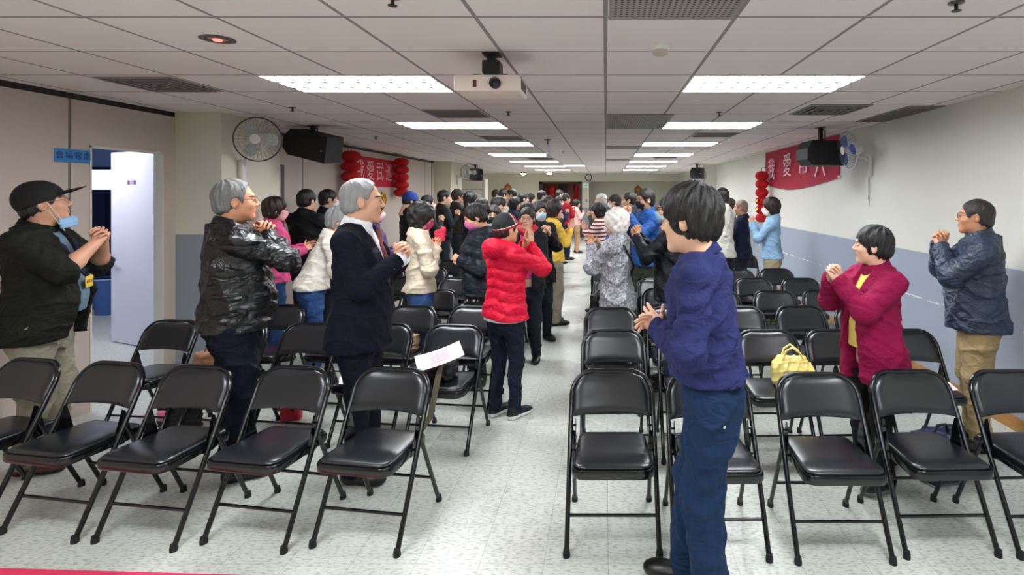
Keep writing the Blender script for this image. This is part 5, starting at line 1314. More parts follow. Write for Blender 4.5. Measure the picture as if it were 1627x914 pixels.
STRIPE.l(STRIPE.mix(STRIPE.math('LESS_THAN', STRIPE.math('FRACT', STRIPE.math('MULTIPLY', _sp.outputs[2], 17.0)), 0.5), lin('e8dcd4'), lin('7a1f2a')), STRIPE.b.inputs['Base Color'])

# --- the man in the black cap, far left
def cap_extras(J):
    r = J['root']; fy_ = lambda z: front_y(z, 1.16, 1.2, 0.05) + 0.004
    bm = bmesh.new()
    tube(bm, [(-0.085, 0.02, 1.43), (-0.07, fy_(1.32) - 0.01, 1.33), (-0.03, fy_(1.2), 1.2), (0.0, fy_(1.13) + 0.004, 1.14), (0.03, fy_(1.2), 1.2), (0.07, fy_(1.32) - 0.01, 1.33), (0.085, 0.02, 1.43)], (0.009), 6)
    obj('lanyard', bm, mat('navy lanyard', '1b2450', 0.7), r)
    bm = bmesh.new(); bx(bm, (-0.047, fy_(1.1) + 0.006, 1.065), (0.047, fy_(1.1) + 0.01, 1.135), bevel=0.0015); nt_ = obj('name_tag', bm, mat('yellow card', 'f0c84a', 0.4), r)
    text_mesh('tag_lettering', '林又良', 0.026, mat('brown print', '6a4420', 0.6), nt_, Matrix(((-1, 0, 0, 0.0), (0, 0, 1, fy_(1.1) + 0.0105), (0, 1, 0, 1.1), (0, 0, 0, 1))), 0.0004)
person('stout man in a black cap and dark short sleeved jacket, mask under his chin', px(66, 3.38), 3.38, -113, H=1.75, tone='d09a7c', bw=1.16, bd=1.2, belly=0.05,
       head=(23, 12, 0), hs=1.05, hair=('crew', '15120f'), top=dict(color='14160f', hem=0.765, sleeve=0.0, open=[(0.75, 0.10), (1.0, 0.085), (1.25, 0.06), (1.46, 0.055)], fold=0.011, slv=1.15, collar='fold'), shirt=dict(color='66808f', collar=False),
       pants=dict(color='8f8b79', w=1.12, belt='14141c', fold=0.012), shoes='5a2a22', bare_arms=True, RW=(0.045, 0.275, 1.345), LW=(-0.045, 0.275, 1.335), hint=(0.85, -0.05, -1.0), hands='clasp', stance=0.13,
       mask=('8fb8dc', -0.086), glasses='8a7a70', cap=dict(color='0a0a0c', len=0.10, up=0.012), extras=cap_extras)
# --- leather jacket
person('grey haired man in a black leather jacket and glasses, arm folded up to his chin', px(372, 3.26), 3.26, -82, H=1.775, tone='cd8f6c', bw=1.12, bd=1.18, belly=0.035, head=(-8, 3, 0), hair=('recede', '6e6e6c', 0.014), jaw=1.06,
       top=dict(mat=LEATHER, hem=0.855, fold=0.013, collar='fold', slv=1.12, grow=0.016, name='leather_jacket'), shirt=dict(color='5a1a22'), pants=dict(color='070c20', w=1.12, fold=0.013), shoes='0c0c0d',
       RW=(0.01, 0.17, 1.375), LW=(-0.06, 0.175, 1.37), hint=(0.32, 1.0, -0.75), hands='clasp', glasses='6a5a50', stance=0.105)
# --- suit
def suit_extras(J):
    r = J['root']; fy_ = lambda z: front_y(z, 1.0, 1.05, 0.02, grow=-0.016)
    bm = bmesh.new(); P = []
    zs = [1.43, 1.40, 1.34, 1.27, 1.20, 1.14, 1.08]
    tube(bm, [(0, fy_(min(z, 1.36)) + 0.012 + 0.008 * (z < 1.42), z) for z in zs], [(0.017, 0.012), (0.021, 0.012), (0.022, 0.007), (0.028, 0.007), (0.033, 0.007), (0.036, 0.007), (0.036, 0.007)], 12, flat=(1, 0, 0)); obj('necktie', bm, mat('dark red silk tie', '7a2c34', 0.45), r, smooth=60)
    for k in (-1, 1):
        bm = bmesh.new(); fo = lambda z: front_y(z, 1.0, 1.05, 0.02, grow=0.014)
        A = [(k * 0.055, 0.03, 1.445), (k * 0.078, fo(1.36) - 0.045, 1.39), (k * 0.072, fo(1.28) - 0.012, 1.30), (k * 0.045, fo(1.2) + 0.002, 1.2), (k * 0.012, fo(1.1) + 0.006, 1.1)]
        B = [(k * 0.085, 0.0, 1.45), (k * 0.125, fo(1.36) - 0.055, 1.385), (k * 0.125, fo(1.28) - 0.03, 1.30), (k * 0.085, fo(1.2) - 0.005, 1.19), (k * 0.02, fo(1.1) + 0.006, 1.095)]
        a = [bm.verts.new(p) for p in A]; b = [bm.verts.new(p) for p in B]; a2 = [bm.verts.new((p[0], p[1] - 0.02, p[2])) for p in A]; b2 = [bm.verts.new((p[0], p[1] - 0.02, p[2])) for p in B]
        for i in range(4):
            bm.faces.new((a[i], a[i+1], b[i+1], b[i])); bm.faces.new((a2[i], b2[i], b2[i+1], a2[i+1])); bm.faces.new((a[i], a2[i], a2[i+1], a[i+1])); bm.faces.new((b[i], b[i+1], b2[i+1], b2[i]))
        bm.faces.new((a[0], b[0], b2[0], a2[0])); bm.faces.new((a[4], a2[4], b2[4], b[4]))
        obj('lapel', bm, mat('navy suit cloth', '0a0e2a', 0.75), r)
    for i in range(3):
        W, E = J['RW'], J['ER']; d = N3(W - E); p = W - d * (0.05 + 0.016 * i); sd = N3(np.cross(d, (0, 0, 1)))
        bm = bmesh.new(); bmesh.ops.create_uvsphere(bm, u_segments=10, v_segments=6, radius=0.007, matrix=Matrix.Translation(Vector(p + sd * 0.043 - np.array((0, 0, 0.014))))); obj('cuff_button', bm, mat('pale button', 'c8ccd8', 0.3), r, smooth=80)
person('silver haired man in a navy suit, white shirt and dark red tie, hands together', px(573, 3.24), 3.24, -112, H=1.77, tone='d4a184', bw=1.0, bd=1.05, belly=0.02, head=(24, 0, 0), hair=('recede', '8f8f8f'), hs=1.05,
       top=dict(color='05071a', rough=0.9, hem=0.74, fold=0.006, open=[(1.05, -0.01), (1.14, 0.008), (1.30, 0.05), (1.47, 0.075)], collar=None, cuff='f0f0f4', name='suit_jacket'), shirt=dict(color='f2f2f4', collar=True, lift=0.026), pants=dict(color='060918', fold=0.006),
       shoes='0b0b0c', RW=(0.042, 0.225, 1.25), LW=(-0.042, 0.225, 1.24), hint=(0.5, -0.35, -1.0), hands='clasp', extras=suit_extras, stance=0.095)
# --- red padded jacket in the aisle
def red_extras(J):
    r = J['root']
    for k in range(2):
        bm = bmesh.new(); W, E = J['RW'], J['ER']; d = N3(W - E); c = Vector(W - d * (0.012 + 0.014 * k)); Q = Vector(d).to_track_quat('Z', 'Y').to_matrix()
        tube(bm, [c + Q @ Vector(p) for p in torus_pts((0, 0, 0), 0.031, 'z', 20)], 0.004, 6, cap=False); obj('bracelet', bm, mat('pearl beads', 'd8c8b8', 0.3), r, smooth=80)
    v = Vol((-0.25, -0.25, 0.80), (0.25, 0.25, 0.9), 0.009); v.add(loft([(0.825, *tw(0.83, 0.98, 1.0, 0, True, 0.004)), (0.87, *tw(0.86, 0.98, 1.0, 0, True, 0.0))]), 0.004); V, Q = v.mesh(); np_mesh('shirt_hem', [(V, Q, 0)], [mat('white cotton', 'ece8e6', 0.8)], r)
person('woman in a bright red padded jacket and red black cap standing in the aisle', px(803, 4.08), 4.08, -48, H=1.535, fem=True, bw=1.0, bd=1.0, head=(-8, 0, 0), hair=('short', '2a1210', 0.011),
       top=dict(color='d30f36', rough=0.55, hem=0.845, puff=0.011, fold=0.006, collar='hood', slv=1.15, grow=0.02, name='padded_jacket'), pants=dict(color='141a2c', w=0.92, fold=0.012), shoes='15161a', shoe_sole='eeeeee',
       RW=(0.035, 0.26, 1.43), LW=(-0.035, 0.26, 1.43), hint=(0.9, -0.05, -1.0), hands='pray', cap=dict(color='1b1d1e', color2='a81432', brimc='a81432', len=0.06), extras=red_extras, stance=0.085, foot_yaw=4, feet=(-0.03, 0.03))
# --- front man, navy shirt
def navy_extras(J):
    r = J['root']; bm = bmesh.new(); Wl, El = J['LW'], J['EL']
    bmesh.ops.create_uvsphere(bm, u_segments=10, v_segments=6, radius=0.006, matrix=Matrix.Translation((-0.172, -0.06, 0.80))); obj('pocket_stud', bm, mat('steel stud', 'd0d4d8', 0.25, metal=0.9), r, smooth=80)
    bm = bmesh.new(); bx(bm, (-0.13, front_y(1.22, 1.02, 0.98, 0.02, grow=0.01) - 0.01, 1.16), (-0.05, front_y(1.22, 1.02, 0.98, 0.02, grow=0.01) + 0.014, 1.27), bevel=0.006); obj('chest_pocket', bm, mat('cloth 2e335f 0.85', '2e335f', 0.85), r)
person('man in a navy shirt and blue jeans standing in the front, seen from behind', px(1131, 2.21), 2.21, 85, H=1.735, tone='e3b394', bw=1.02, bd=0.98, belly=0.02, head=(-14, -4, 0), hs=1.1, lean=0.13, hair=('full', '141210'),
       top=dict(color='242a58', rough=0.85, hem=0.925, fold=0.012, collar='shirt', slv=1.05, grow=0.014, name='shirt', wrinkle=0.7), pants=dict(color='10294a', w=1.15, fold=0.011, belt='101014', waist=0.965), shoes='101010',
       RW=(0.06, 0.20, 1.10), LW=(-0.05, 0.205, 1.115), hint=(0.9, -0.45, -1.0), hands='clap', extras=navy_extras, stance=0.085, feet=(0.0, 0.12))
# --- maroon cardigan
person('short haired woman in a maroon cardigan over a yellow top, hands clasped', px(1388, 3.15), 3.15, 126, H=1.49, fem=True, bw=1.12, bd=1.1, belly=0.03, tone='e0b096', head=(-34, 2, 0), hs=1.05, hair=('full', '121110', 0.017), smile=True,
       top=dict(color='8a0f40', rough=0.9, hem=0.70, fold=0.010, open=[(0.65, 0.085), (0.95, 0.06), (1.25, 0.045), (1.47, 0.055)], open_x=-0.01, collar='fold', slv=1.15, grow=0.02, name='cardigan'), shirt=dict(color='e8cf6a', collar=False), pants=dict(color='101012', w=1.0), shoes='17181a', shoe_sole='77777a',
       RW=(0.045, 0.29, 1.38), LW=(-0.04, 0.29, 1.37), hint=(0.6, -0.1, -1.0), hands='clasp')
# --- right man in nylon jacket
person('man in glasses, dark nylon jacket and khaki trousers by the right wall', px(1552, 3.62), 3.62, 100, H=1.655, tone='c98f6c', bw=1.12, bd=1.15, belly=0.02, head=(-10, 3, 0), hair=('crew', '2c2522'),
       top=dict(mat=NYLON, hem=0.815, fold=0.013, collar='stand', bomber=True, slv=1.1, grow=0.02, open=[(1.28, -0.01), (1.38, 0.02), (1.47, 0.05)]), shirt=dict(color='20283c'), pants=dict(color='a08a64', w=1.12, fold=0.013, waist=0.86), shoes='1b1512',
       RW=(0.04, 0.22, 1.385), LW=(-0.04, 0.22, 1.375), hint=(0.6, 0.1, -1.0), hands='clasp', glasses='5a5a5c')
# --- beige jacket woman
def pouch_extras(J):
    c = (J['RW'] + J['LW']) / 2 + np.array((0, 0.03, 0.11)); v = Vol(c - 0.12, c + 0.12, 0.007); v.add(box(c, (0.03, 0.05, 0.06), 0.02)); v.add(ell(c + (0, 0.03, 0.05), (0.03, 0.035, 0.04)), 0.02); v.warp(folds(0.008, 5, 40, 30)); V, Q = v.mesh()
    o = np_mesh('red_kerchief', [(V, Q, 0)], [mat('pinkish red cloth', 'd8344f', 0.7)], J['root']); o['label'] = 'pinkish red cloth in her hands'
person('woman in a beige jacket with tousled black hair and a magenta mask', px(668, 4.72), 4.72, -82, H=1.60, fem=True, head=(-4, -10, 0), hair=('curly', '14110f'),
       top=dict(color='d9ccb4', rough=0.7, hem=0.895, bomber=True, fold=0.011, collar='fold', slv=1.1), pants=dict(color='34507f'), mask=('b8386e',), RW=(0.05, 0.14, 1.29), LW=(-0.05, 0.15, 1.30), hint=(0.5, -0.2, -1), hands='clasp', extras=pouch_extras, res=1.25)
# --- black puffer woman, head bowed
person('woman with bowed head in a black quilted jacket and dotted skirt', px(757, 4.78), 4.78, 97, H=1.60, fem=True, head=(0, -22, 0), hair=('bun', '17120f'), top=dict(color='1c242e', rough=0.42, hem=0.86, puff=0.009, fold=0.006, collar='hood', slv=1.15, grow=0.018, name='quilted_jacket'),
       pants=dict(mat=POLKA.m, w=1.3, color='0d0d0f'), mask=('d868a8',), RW=(0.045, 0.15, 1.17), LW=(-0.045, 0.16, 1.19), hint=(0.5, -0.4, -1), hands='fist', res=1.25)
# --- cream jacket, stooping
person('stooping grey haired woman in a cream jacket and blue jeans', px(496, 4.80), 4.80, -88, H=1.66, fem=True, lean=0.36, head=(-12, -6, 0), hair=('full', '8d8e8e'), top=dict(color='e6e0d4', rough=0.75, hem=0.87, bomber=True, fold=0.011, collar='fold', slv=1.1, grow=0.016),
       pants=dict(color='2f4c80'), RW=(0.13, 0.40, 0.98), LW=(-0.13, 0.42, 0.99), hint=(0.5, -0.9, 0.1), hands='relax', res=1.25)
# --- pink jacket
person('woman in a pink jacket with glasses and a pink mask behind the leather jacket', px(436, 5.47), 5.47, -85, H=1.65, fem=True, head=(0, -3, 0), hair=('bob', '241512'), top=dict(color='d44f82', rough=0.7, hem=0.82, fold=0.010, collar='fold', slv=1.1), pants=dict(color='23406f'),
       mask=('eeb4c8',), glasses='7a3a3a', RW=(0.05, 0.27, 1.15), LW=(-0.05, 0.28, 1.17), hint=(0.5, -0.4, -1), hands='clap', res=1.3)
person('person in a purple top and pale pink mask behind the suited man', px(592, 5.47), 5.47, -95, H=1.63, fem=True, head=(0, -3, 0), hair=('bob', '1b1614'), top=dict(color='4a2f5c', hem=0.82), pants=dict(color='1c1e28'), mask=('f2c4d4',), RW=(0.05, 0.27, 1.15), LW=(-0.05, 0.28, 1.17), res=1.4)
# --- silver haired woman on the right of the aisle
def strap_extras(J):
    r = J['root']; bm = bmesh.new(); g = lambda z: tw(z, 1, 1, 0, True, 0.03)
    tube(bm, [(-0.12, 0.1, 1.33), (-0.11, 0.0, 1.435), (-0.07, -0.12, 1.37), (0.06, -0.155, 1.18), (0.17, -0.06, 1.02), (0.17, 0.10, 0.94), (0.12, 0.2, 0.86)], 0.009, 8); obj('bag_strap', bm, mat('black strap', '101012', 0.5), r, smooth=60)
    v = Vol((-0.2, 0.1, 0.5), (0.25, 0.36, 0.98), 0.009); v.add(box((0.02, 0.215, 0.76), (0.11, 0.05, 0.13), 0.03)); v.warp(folds(0.006, 9, 25, 20)); V, Q = v.mesh(); np_mesh('shoulder_bag', [(V, Q, 0)], [mat('black bag leather', '121215', 0.4)], r)
person('white haired woman in a silver patterned jacket with a black shoulder bag', px(980, 4.72), 4.72, 62, H=1.545, fem=True, bw=0.98, head=(5, -4, 0), hair=('curly', 'e4e0d6'), top=dict(mat=SATIN.m, hem=0.73, fold=0.014, collar='stand', slv=1.15, grow=0.018, name='patterned_jacket'), pants=dict(color='34363e', w=1.1),
       RW=(0.045, 0.25, 1.36), LW=(-0.045, 0.26, 1.35), hint=(0.6, -0.2, -1), hands='clap', extras=strap_extras, res=1.2)
person('person in a black coat and pale blue mask, hands clasped, behind the navy shirt', px(1064, 4.72), 4.72, 86, H=1.67, head=(0, 0, 0), hair=('short', '161210'), top=dict(color='12141a', rough=0.5, hem=0.80, fold=0.010, collar='stand', slv=1.1), pants=dict(color='3c5a84'), mask=('9cc4dc',), glasses='333333',
       RW=(0.045, 0.30, 1.35), LW=(-0.045, 0.30, 1.34), hint=(0.5, 0.2, -1), hands='clasp', res=1.25)
person('man in a blue jacket, black mask and olive trousers on the right side', px(1026, 6.22), 6.22, 128, H=1.745, head=(-10, 0, 0), hair=('short', '141110'), top=dict(color='1c4f94', rough=0.6, hem=0.86, collar='stand', slv=1.1), pants=dict(color='3c4038'), mask=('15161a',), glasses='2a2a2a', RW=(0.05, 0.27, 1.42), LW=(-0.05, 0.27, 1.41), hint=(0.6, 0, -1), res=1.4)
# --- people of the crowd, each by where it stands: (label, x in the photo's frame at its distance, distance, turn, height, options)
CROWD = [
 ('woman smiling in a magenta top and black cardigan beside the aisle', 838, 5.5, 168, 1.55, dict(fem=True, hair=('short', '1b1512'), smile=True, glasses='6a4a44', top=dict(color='16161a', open=[(0.8, 0.07), (1.2, 0.07), (1.47, 0.07)], hem=0.78), shirt=dict(color='cf2f7c', collar=False), hands='pray', RW=(.04, .26, 1.2), LW=(-.04, .26, 1.2), scarf='c42a3c')),
 ('long haired woman in black with a pale blue mask, hands raised together', 857, 6.25, -160, 1.60, dict(fem=True, hair=('long', '1a1412'), top=dict(color='121216', hem=0.7), mask=('bcdcf0',), RW=(.04, .25, 1.33), LW=(-.04, .25, 1.33))),
 ('woman in a yellow sweater and khaki trousers at the left edge of the aisle', 880, 7.0, -72, 1.60, dict(fem=True, hair=('bob', '2a1d18'), top=dict(color='e6bb4a', hem=0.88, collar='crew', name='sweater'), pants=dict(color='9a927e', w=1.2), RW=(.04, .24, 1.3), LW=(-.04, .24, 1.3), hands='pray')),
 ('man with a receding hairline in a dark olive jacket behind the yellow sweater', 872, 9.3, -75, 1.66, dict(hair=('crew', '2b211c'), top=dict(color='2e3328'))),
 ('woman with dark hair and a black mask behind the quilted jacket', 784, 5.5, 175, 1.55, dict(fem=True, hair=('long', '1a1411'), top=dict(color='1f2026'), mask=('17171c',))),
 ('man with a white mask looking right above the dark masked woman', 793, 7.0, -80, 1.65, dict(hair=('short', '241f1c'), top=dict(color='23252c'), mask=('e8eef2',))),
 ('man in a black jacket seen from behind by the left wall', 487, 6.25, -38, 1.74, dict(hair=('short', '100e0d'), top=dict(color='0e0f11', hem=0.82), head=(-5, 0, 0))),
 ('man in black with a white mask next to the left wall', 521, 7.0, -80, 1.745, dict(hair=('short', '17120f'), top=dict(color='131316', hem=0.82), mask=('f0f2f4',))),
 ('man with a blue cap and black jacket looking down near the left banner', 651, 7.75, -70, 1.71, dict(hair=('short', '1a1614'), top=dict(color='191b18'), cap=dict(color='1f3f94', brim=False), head=(0, -18, 0))),
 ('person with black hair and a white mask right of the blue cap', 679, 8.55, -75, 1.665, dict(hair=('short', '1a1816'), top=dict(color='20221f'), mask=('e6e8ea',))),
 ('man in a red vest at the left edge of the aisle far back', 899, 13.6, -62, 1.69, dict(hair=('short', '1d1512'), top=dict(color='a5152c'), pants=dict(color='1a2440'), mask=('f2dce4',))),
 ('person in a dark blue coat just left of the red vest', 888, 12.8, -70, 1.63, dict(hair=('short', '161210'), top=dict(color='1d2748'), mask=('eef0f2',))),
 ('person in a pale pink coat and beige trousers at the far end of the aisle', 916, 16.6, -80, 1.52, dict(fem=True, hair=('bob', '1a1412'), top=dict(color='dcb4ac'), pants=dict(color='c49a78'))),
 ('person with black hair at the left back, beside the notice board', 705, 9.4, -85, 1.75, dict(hair=('short', '120f0e'), top=dict(color='131415'))),
 ('man in a brown flat cap among the left back heads', 727, 10.2, -70, 1.77, dict(hair=('short', '2b2420'), top=dict(color='2a2622'), cap=dict(color='3c342c', len=0.03))),
 ('long haired woman in a white mask among the left back heads', 748, 9.0, -85, 1.72, dict(fem=True, hair=('long', '130f0e'), top=dict(color='1c1c20'), mask=('f0e8e6',))),
 ('dark haired person above the quilted jacket', 766, 8.2, -60, 1.625, dict(hair=('short', '151210'), top=dict(color='26241f'))),
 ('dark haired man on the left, head just below the orange ornament', 800, 13.2, -80, 1.80, dict(hair=('short', '15110f'), top=dict(color='20222a'))),
 ('man facing left below the orange ornament', 813, 12.4, 85, 1.80, dict(hair=('short', '15110f'), top=dict(color='5a554c'))),
 ('short dark head far back between ornament and notice board', 788, 14.4, -80, 1.80, dict(hair=('short', '181413'), top=dict(color='333339'))),
 ('woman with black bob and navy coat in the left crowd', 818, 9.8, -85, 1.62, dict(fem=True, hair=('bob', '14110f'), top=dict(color='1b2238'))),
 ('person in a charcoal jacket in the middle of the left crowd', 831, 11.0, -75, 1.71, dict(hair=('short', '14110f'), top=dict(color='2f3136'))),
 ('person with black hair behind the smiling woman', 842, 10.4, -100, 1.69, dict(fem=True, hair=('bob', '100e0d'), top=dict(color='20242c'))),
 ('person in white mask behind the long haired woman', 838, 7.75, -95, 1.56, dict(fem=True, hair=('bob', '16120f'), top=dict(color='2a3140'), mask=('eef2f4',))),
 ('tall dark haired man left of the entrance', 861, 12.2, -70, 1.76, dict(hair=('short', '2a201a'), top=dict(color='3a2c20'))),
 ('woman with fair face and olive coat left of the entrance', 866, 11.2, 170, 1.62, dict(fem=True, hair=('bob', '3a2a20'), top=dict(color='7a7044'))),
 ('man with black hair and white mask in front of the entrance', 889, 15.4, -75, 1.80, dict(hair=('short', '17120f'), top=dict(color='2a2f3c'), mask=('f2f2f2',))),
 ('woman in a red and white striped top right of the aisle', 951, 7.75, 75, 1.55, dict(fem=True, hair=('bob', '0f0d0d'), top=dict(mat=STRIPE.m, color='aaaaaa', name='striped_top'), hands='pray')),
 ('person in a bright blue jacket behind the silver jacket', 972, 6.27, 92, 1.38, dict(fem=True, hair=('bob', '14110f'), top=dict(color='1b3fae', rough=0.5), mask=('e8e8ec',))),
 ('grey white haired man in an olive jacket at the right back', 955, 10.2, 85, 1.69, dict(hair=('short', 'c4c2bc'), top=dict(color='3c4430'))),
 ('man in a dark cap and white collar at the right back', 977, 9.3, 80, 1.67, dict(hair=('short', '3a302a'), top=dict(color='24346a'), cap=dict(color='2a2220', len=0.06), mask=('e8ecf0',))),
 ('black haired person beside the blue jacketed man', 1000, 9.0, 88, 1.71, dict(hair=('short', '100e0e'), top=dict(color='1f2228'))),
 ('man in a white shirt seen from behind, right of the navy shirt', 1146, 7.0, 58, 1.775, dict(hair=('crew', '171310'), top=dict(color='dcd8cc', hem=0.84), pants=dict(color='22242c'), tone='dca98c')),
 ('balding man in a navy jacket near the right wall', 1178, 7.75, 80, 1.605, dict(hair=('crew', '8a6f62'), top=dict(color='141b34', hem=0.82), tone='b98468')),
 ('brown haired person far back near the right wall', 1160, 10.5, 80, 1.59, dict(fem=True, hair=('bob', '2b1a15'), top=dict(color='3a2a30'))),
 ('woman in a light blue jacket and white mask by the right wall', 1226, 7.0, 88, 1.635, dict(fem=True, hair=('bob', '2a1a17'), top=dict(color='8fb2d0', hem=0.88), pants=dict(color='a8987c', w=1.25), mask=('eef4f2',), RW=(.04, .26, 1.36), LW=(-.04, .26, 1.36))),
]
OCC = []
def slot(u, y):
    """the gap between two chair rows nearest to y that is still free there"""
    gaps = sorted((row_y(k) + 0.575 for k in range(3, 17)), key=lambda g: abs(g - y)) + [16.3, 17.0, 17.7]
    for g in gaps:
        if all(abs(px(u, g) - ox) > 0.47 for ox, oy in OCC if abs(oy - g) < 0.3): return g
    return y
for _o in list(COL.objects):
    if _o.get('category') == 'person': OCC.append((_o.location.x, _o.location.y))
for lab, u, yy, rz_, h_, kw in CROWD:
    yy = slot(u, yy); OCC.append((px(u, yy), yy))
    kw = dict(kw); kw.setdefault('RW', (0.045, 0.22, 1.28)); kw.setdefault('LW', (-0.045, 0.22, 1.28)); kw.setdefault('tone', 'dcab8e')
    kw.setdefault('pants', dict(color='22252e'))
    person(lab, px(u, yy), yy, rz_, H=h_, res=1.5 if yy < 8 else 2.3, **kw)
# ------------------------------------------------------------------ things left on chairs and floor
def soft(name, part, label, cat, vol, mats, extras=None, loc=(0, 0, 0), rz=0):
    t = thing(name, label, cat, loc, rz); V, Q = vol.mesh(); np_mesh(part, [(V, Q, 0)], mats, t)
    if extras: extras(t)
    return t
SEATZ = 0.437
# yellow handbag
def yb(t):
    for k in (-1, 1):
        bm = bmesh.new(); tube(bm, [(-0.07, k * 0.03, 0.17), (-0.05, k * 0.035, 0.235), (-0.01, k * 0.04, 0.262), (0.04, k * 0.035, 0.225), (0.07, k * 0.03, 0.165)], 0.007, 8); obj('handle', bm, mat('pale yellow leather', 'e6d37c', 0.4), t, smooth=60)
v = Vol((-0.22, -0.12, -0.01), (0.22, 0.12, 0.25), 0.006); v.add(box((0, 0, 0.075), (0.135, 0.065, 0.075), 0.035)); v.add(box((-0.01, 0, 0.14), (0.095, 0.035, 0.06), 0.02), 0.06); v.cut(lambda X, Y, Z: -Z + 0 * X + 0 * Y, 0.004); v.warp(folds(0.007, 4, 22, 14))
soft('handbag', 'body', 'pale yellow soft leather handbag standing on a second row chair seat', 'handbag', v, [mat('pale yellow leather', 'e6d37c', 0.4)], yb, (1.235, 3.53, SEATZ - 0.004), R(-8))
# brown paper bag
v = Vol((-0.2, -0.12, -0.01), (0.2, 0.12, 0.22), 0.006); v.add(box((0, 0, 0.065), (0.15, 0.07, 0.07), 0.02)); v.add(box((-0.06, 0, 0.13), (0.05, 0.03, 0.05), 0.01), 0.03); v.cut(lambda X, Y, Z: -Z + 0 * X + 0 * Y, 0.003); v.warp(folds(0.011, 14, 26, 22))
soft('paper_bag', 'body', 'crumpled brown paper bag on a third row chair seat', 'bag', v, [mat('brown kraft paper', 'a88868', 0.6, var=0.12, vscale=9)], lambda t: (lambda bm: (prism(bm, [(-0.1, 0.12), (-0.03, 0.12), (-0.05, 0.2), (-0.09, 0.19)], -0.01, 0.01, 'y'), obj('torn_top', bm, mat('pale kraft paper', 'd4c8ac', 0.7), t)))(bmesh.new()), (-1.66, 4.30, SEATZ - 0.004), R(5))
# dark bag with leaflet and strap on the aisle chair of the second row
def dbx(t):
    bm = bmesh.new(); tube(bm, [(0.06, -0.09, 0.11), (0.085, -0.20, 0.08), (0.075, -0.245, -0.05), (0.05, -0.25, -0.17), (-0.02, -0.245, -0.27), (-0.09, -0.235, -0.285)], [(0.019, 0.0028)] * 6, 8, flat=(1, 0, 0)); obj('strap', bm, mat('olive webbing strap', '5c5644', 0.8), t, smooth=60)
    bm = bmesh.new(); prism(bm, [(-0.12, 0.10), (-0.04, 0.16), (0.0, 0.10)], -0.02, 0.02, 'y'); o = obj('purple_cloth', bm, mat('plum cloth', '4a1f3c', 0.8), t)
v = Vol((-0.22, -0.15, -0.01), (0.22, 0.15, 0.2), 0.007); v.add(box((-0.02, 0, 0.055), (0.15, 0.10, 0.055), 0.04)); v.add(ell((-0.06, 0.03, 0.09), (0.08, 0.05, 0.05)), 0.03); v.cut(lambda X, Y, Z: -Z + 0 * X + 0 * Y, 0.004); v.warp(folds(0.009, 24, 22, 18))
soft('shoulder_bag', 'body', 'dark slouchy bag with an olive strap hanging off the second row aisle chair', 'bag', v, [mat('dark bag cloth', '1a1518', 0.7)], dbx, (-1.16, 3.69, SEATZ - 0.004), R(-4))
def sheet(name, label, cat, loc, w, d, rz, tilt, color, n=1, lines=True):
    t = thing(name, label, cat, loc, rz)
    T = Matrix.Rotation(R(tilt[0]), 4, 'X') @ Matrix.Rotation(R(tilt[1]), 4, 'Y')
    bm = bmesh.new(); N = 8; A, B = [], []
    for i in range(N + 1):
        u = i / N - 0.5; a, b = [], []
        for j in range(5):
            vv = j / 4 - 0.5; z = 0.012 * (u * u) * 4 + 0.002
            p = T @ Vector((u * w, vv * d, z)); a.append(bm.verts.new(p)); b.append(bm.verts.new(p - T.to_3x3() @ Vector((0, 0, 0.0012))))
        A.append(a); B.append(b)
    for i in range(N):
        for j in range(4):
            bm.faces.new((A[i][j], A[i+1][j], A[i+1][j+1], A[i][j+1])); bm.faces.new((B[i][j], B[i][j+1], B[i+1][j+1], B[i+1][j]))
    for i in range(N): bm.faces.new((A[i][0], B[i][0], B[i+1][0], A[i+1][0])); bm.faces.new((A[i][4], A[i+1][4], B[i+1][4], B[i][4]))
    for j in range(4): bm.faces.new((A[0][j], A[0][j+1], B[0][j+1], B[0][j])); bm.faces.new((A[N][j], B[N][j], B[N][j+1], A[N][j+1]))
    obj('sheet', bm, mat('paper ' + color, color, 0.75), t, smooth=40)
    if lines:
        bm = bmesh.new()
        for k in range(5):
            z0 = 0.0075
            vs = bx(bm, (-w * 0.22 + 0.01 * (k % 2), d * (-0.3 + 0.14 * k), z0), (w * 0.2, d * (-0.3 + 0.14 * k) + 0.006, z0 + 0.0006), M=T)
        obj('printed_lines', bm, mat('pale pink print', 'dc9ab6', 0.8), t)
    return t
sheet('leaflet', 'pale pink printed leaflet lying on the dark bag by the aisle', 'leaflet', (-1.10, 3.55, 0.615), 0.30, 0.19, R(26), (14, -15), 'ecd4dd')
sheet('leaflet', 'small pink leaflet on a second row chair seat near the right wall', 'leaflet', (2.16, 3.50, SEATZ + 0.0), 0.21, 0.15, R(-12), (0, 0), 'f4d2dc')
sheet('paper_sheet', 'white sheet on a second row chair seat behind the suited man', 'paper', (-1.69, 3.62, SEATZ), 0.2, 0.15, R(25), (0, 0), 'f0f0f0', lines=False)
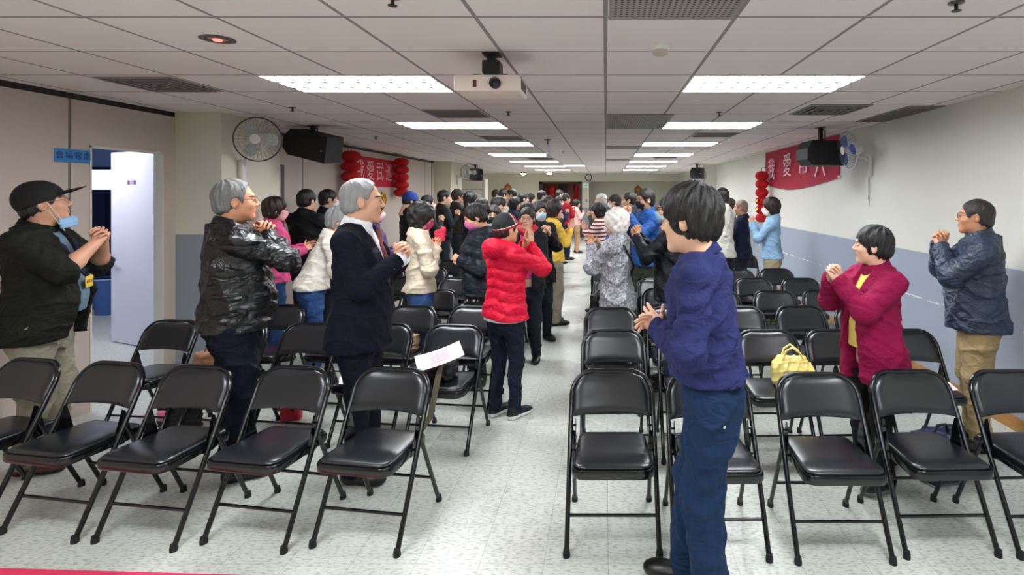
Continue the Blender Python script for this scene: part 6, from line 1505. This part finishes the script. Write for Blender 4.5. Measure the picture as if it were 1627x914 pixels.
# bags on the floor
def lb(t):
    bm = bmesh.new(); tube(bm, [(-0.06, -0.02, 0.27), (-0.03, -0.03, 0.33), (0.03, -0.03, 0.33), (0.06, -0.02, 0.27)], 0.008, 8); obj('grab_handle', bm, mat('dark webbing', '15161c', 0.7), t, smooth=60)
    bm = bmesh.new(); bx(bm, (-0.11, -0.135, 0.06), (0.11, -0.105, 0.17), bevel=0.015, seg=3); obj('front_pocket', bm, mat('navy nylon bag', '202c50', 0.45), t, smooth=50)
v = Vol((-0.2, -0.18, -0.01), (0.2, 0.18, 0.34), 0.008); v.add(box((0, 0, 0.14), (0.135, 0.095, 0.14), 0.05)); v.add(ell((0.0, -0.08, 0.12), (0.11, 0.05, 0.09)), 0.03); v.cut(lambda X, Y, Z: -Z + 0 * X + 0 * Y, 0.004); v.warp(folds(0.011, 31, 20, 16))
soft('backpack', 'body', 'navy nylon backpack on the floor between front row and right wall man', 'bag', v, [mat('navy nylon bag', '202c50', 0.45)], lb, (1.985, 3.20, 0.0), R(15))
def pk(t):
    bm = bmesh.new(); bx(bm, (-0.09, -0.10, 0.12), (-0.03, -0.07, 0.19), bevel=0.012, seg=3); obj('pink_pouch', bm, mat('pink pouch', 'e07aa0', 0.6), t, smooth=50)
    bm = bmesh.new(); tube(bm, [(-0.12, 0.0, 0.15), (-0.13, -0.05, 0.23), (-0.02, -0.06, 0.255), (0.1, -0.04, 0.2)], 0.01, 8); obj('strap', bm, mat('dark webbing', '15161c', 0.7), t, smooth=60)
v = Vol((-0.24, -0.16, -0.01), (0.24, 0.16, 0.28), 0.008); v.add(box((0, 0, 0.09), (0.125, 0.08, 0.09), 0.04)); v.add(ell((0.03, 0, 0.15), (0.08, 0.06, 0.05)), 0.04); v.cut(lambda X, Y, Z: -Z + 0 * X + 0 * Y, 0.004); v.warp(folds(0.012, 35, 20, 18))
soft('duffel_bag', 'body', 'black cloth bag with a pink pouch on the floor under the second row at left', 'bag', v, [mat('black bag cloth', '131316', 0.7)], pk, (-3.02, 3.80, 0.0), R(-5))
v = Vol((-0.18, -0.12, -0.01), (0.18, 0.12, 0.24), 0.007); v.add(box((0, 0, 0.09), (0.11, 0.06, 0.09), 0.025)); v.cut(lambda X, Y, Z: -Z + 0 * X + 0 * Y, 0.003); v.warp(folds(0.007, 37, 22, 20))
soft('brown_handbag', 'body', 'brown handbag on a second row seat behind the leather jacket', 'handbag', v, [mat('tan brown leather', '94694c', 0.5)], lambda t: (lambda bm: (tube(bm, bez((-0.06, 0, 0.17), (0, 0, 0.30), (0.06, 0, 0.17), 8), 0.006, 8), obj('handle', bm, mat('tan brown leather', '94694c'), t)))(bmesh.new()), (-2.72, 3.70, SEATZ - 0.004), R(-6))
v = Vol((-0.12, -0.1, -0.01), (0.12, 0.1, 0.24), 0.007); v.add(box((0, 0, 0.10), (0.07, 0.04, 0.10), 0.015)); v.cut(lambda X, Y, Z: -Z + 0 * X + 0 * Y, 0.003); v.warp(folds(0.004, 39, 22, 20))
soft('gift_bag', 'body', 'small red gift bag on the floor seen between leather jacket and suit', 'bag', v, [mat('red gift paper', 'c01c34', 0.5)], lambda t: (lambda bm: (tube(bm, bez((-0.03, 0, 0.195), (0, 0, 0.27), (0.03, 0, 0.195), 8), 0.003, 6), obj('handle', bm, mat('red cord', '8a0a10'), t)))(bmesh.new()), (-2.36, 4.02, 0.0), R(10))
